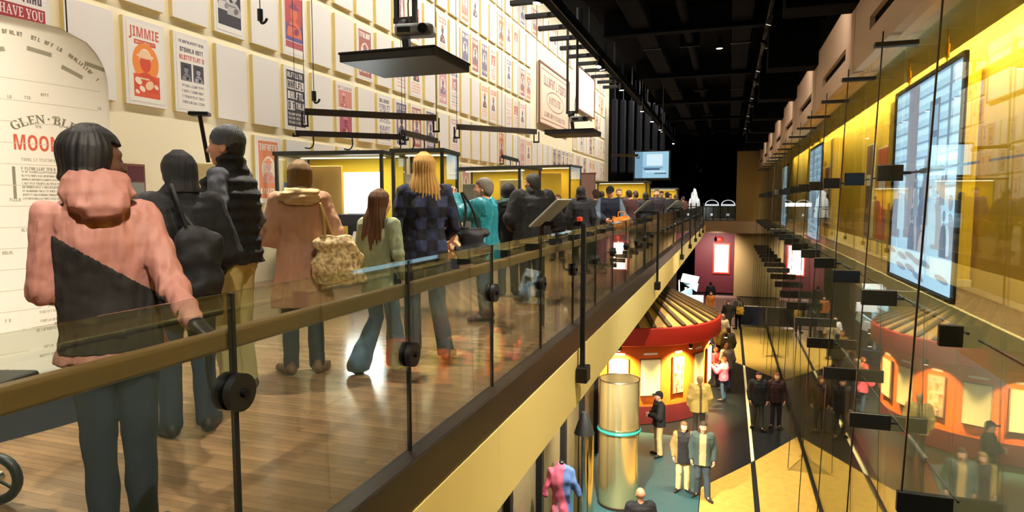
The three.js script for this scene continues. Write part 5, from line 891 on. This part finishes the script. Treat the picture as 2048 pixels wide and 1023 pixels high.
// ---------------------------------------------------------------- visitors in the hall below
const hall = [
  { label: 'man in a dark cap, black jacket and khaki trousers beside the orange pavilion', at: [-1.62, 0, -17.25], face: -1.2, H: 1.74, hat: { col: 0x1c1a1a, brim: true, smooth: true }, hair: { kind: 'short', col: 0x1c1612 }, arms: { l: { e: [0.26, 1.1, 0.05], w: [0.06, 1.12, 0.26] }, r: { e: [-0.26, 1.1, 0.05], w: [-0.04, 1.08, 0.27] } }, top: { hem: 0.82, col: 0x151416, puff: 0.03 }, bottom: { col: 0xc8b078, wide: 1.15 } },
  { label: 'man in an open dark green jacket walking towards the viewer in the hall', at: [-0.42, 0, -15.05], face: 0.05, H: 1.78, hair: { kind: 'short', col: 0x3a2a1e }, legs: { l: { a: [0.12, 0.085, 0.08] }, r: { a: [-0.1, 0.085, -0.1] } }, top: { hem: 0.76, puff: 0.02, tint: () => (x, y, z) => (z > 0.06 && Math.abs(x) < 0.07 ? 0xb8a070 : 0x3c4a46) }, bottom: { col: 0x3c4852, wide: 1.1 } },
  { label: 'long-haired visitor in a black vest and cream trousers beside the green jacket', at: [-0.86, 0, -15.25], face: 0.2, H: 1.66, hair: { kind: 'long', col: 0x6a5030, len: 0.2, wide: 0.12 }, top: { hem: 0.72, puff: 0.02, tint: () => (x, y, z) => (Math.abs(x) > 0.15 ? 0x8a7444 : 0x1c1a1e) }, bottom: { col: 0xd8c48c, wide: 1.05 } },
  { label: 'visitor in a yellow jacket seen from behind near the pavilion', at: [-0.66, 0, -19.1], face: -2.9, H: 1.76, hair: { kind: 'short', col: 0xc0a070 }, top: { hem: 0.72, puff: 0.05, tint: () => (x, y) => (Math.abs(x) < 0.03 ? 0x6a5a34 : 0xd8bc6c) }, bottom: { col: 0x4a4438 }, build: 1.1 },
  { label: 'child in a bright pink top reaching towards the pavilion', at: [-0.02, 0, -22.9], face: -1.9, H: 1.5, hair: { kind: 'short', col: 0x8a5a3c }, arms: { l: { e: [0.24, 1.15, 0.18], w: [0.16, 1.3, 0.36] }, r: { e: [-0.24, 1.15, 0.18], w: [-0.16, 1.3, 0.36] } }, top: { hem: 0.8, puff: 0.04, tint: () => (x, y) => (y > 1.28 ? 0xf0a8b8 : 0xe05a86) }, bottom: { col: 0x34507a } },
  { label: 'child in a red top just behind the pink one', at: [-0.3, 0, -24.6], face: -2.2, H: 1.45, hair: { kind: 'short', col: 0x5a3424 }, top: { hem: 0.8, puff: 0.03, col: 0xb83038 }, bottom: { col: 0x2c3040 } },
  { label: 'visitor in grey with blue jeans right of the red child', at: [0.08, 0, -24.2], face: -2.6, H: 1.72, hair: { kind: 'bob', col: 0x4a3020 }, top: { hem: 0.78, col: 0x5a5650, puff: 0.03 }, bottom: { col: 0x243a6a } },
  { label: 'left one of a couple in dark clothes walking near the glass wall', at: [0.98, 0, -20.3], face: 0.1, H: 1.72, hair: { kind: 'short', col: 0x1c1410 }, top: { hem: 0.76, col: 0x14161e, puff: 0.03 }, bottom: { col: 0x34382e }, legs: { l: { a: [0.1, 0.085, 0.1] }, r: { a: [-0.1, 0.085, -0.12] } } },
  { label: 'right one of a couple in a dark maroon top near the glass wall', at: [1.5, 0, -20.6], face: 0.0, H: 1.66, hair: { kind: 'bob', col: 0x6a3c20, len: 0.04 }, top: { hem: 0.8, col: 0x301822, puff: 0.02 }, bottom: { col: 0x181c2c } },
  { label: 'bald man in black at the bottom edge of the picture', at: [-1.34, 0, -11.2], face: -2.8, H: 1.74, lod: 0, top: { hem: 0.78, col: 0x14141a, puff: 0.03 }, bottom: { col: 0x1c2028 }, skin: 0xd09878 },
  { label: 'visitor in black with a yellow bag in the far aisle', at: [0.62, 0, -36.2], face: -2.6, H: 1.74, hair: { kind: 'short', col: 0x4a3a2a }, top: { hem: 0.78, col: 0x3a3c38, puff: 0.03 }, bottom: { col: 0x14161c } },
  { label: 'visitor in dark brown left of the yellow bag in the far aisle', at: [0.1, 0, -34.8], face: 0.2, H: 1.7, hair: { kind: 'bob', col: 0x3a2a1c }, top: { hem: 0.76, col: 0x2a2018, puff: 0.03 }, bottom: { col: 0x1c1a1e } },
  { label: 'visitor in black under the red wall at the far end', at: [-0.95, 0, -42.0], face: -2.8, H: 1.76, hair: { kind: 'short', col: 0x14110f }, top: { hem: 0.7, col: 0x15151b, puff: 0.03 }, bottom: { col: 0x14151a } },
  { label: 'visitor in orange before the pale sculpture', at: [-0.85, 0, -38.4], face: 0.4, H: 1.66, hair: { kind: 'short', col: 0x4a2c1a }, top: { hem: 0.78, col: 0xc8742c, puff: 0.03 }, bottom: { col: 0x24242c } },
  { label: 'visitor in tan and black in the middle of the far aisle', at: [-0.12, 0, -30.4], face: -2.9, H: 1.72, hair: { kind: 'bob', col: 0x6a4a2c }, top: { hem: 0.78, col: 0x8a7a5c, puff: 0.02 }, bottom: { col: 0x18181e } },
  { label: 'visitor in a white top in the middle of the far aisle', at: [-0.42, 0, -31.6], face: 0.1, H: 1.68, hair: { kind: 'short', col: 0x2c2018 }, top: { hem: 0.8, col: 0xc8c0b4, puff: 0.02 }, bottom: { col: 0x2a2c38 } },
  { label: 'visitor in dark olive behind the children by the pavilion', at: [0.12, 0, -27.2], face: -2.8, H: 1.72, hair: { kind: 'short', col: 0x2c1e16 }, top: { hem: 0.76, col: 0x3c3a22, puff: 0.03 }, bottom: { col: 0x1a1c24 } },
  { label: 'visitor in a yellow and black top behind the children by the pavilion', at: [-0.2, 0, -28.2], face: 0.3, H: 1.68, hair: { kind: 'bob', col: 0x8a6034 }, top: { hem: 0.8, col: 0xa88a38, puff: 0.02 }, bottom: { col: 0x16181e } },
];
hall.forEach(o => person({ lod: o.at[2] > -21 ? 1 : 2, skin: SK, shoes: 0x1a1614, ...o }));
bag('shoulder_bag', 'yellow bag carried in the far aisle', [0.7, 0.85, -35.9], 0, [[0, 0.18, 0.08], [0.2, 0.2, 0.1], [0.4, 0.16, 0.05]], 0xc8962c, [[[-0.08, 0.38, 0], [-0.05, 0.6, -0.05], [0.05, 0.6, -0.05], [0.08, 0.38, 0]]], null, 0.025);
scene.traverse(o => { if (o.isMesh) { o.castShadow = true; o.receiveShadow = true; } if (o.isLight && o.shadow) o.castShadow = true; });
renderer.render(scene, camera);
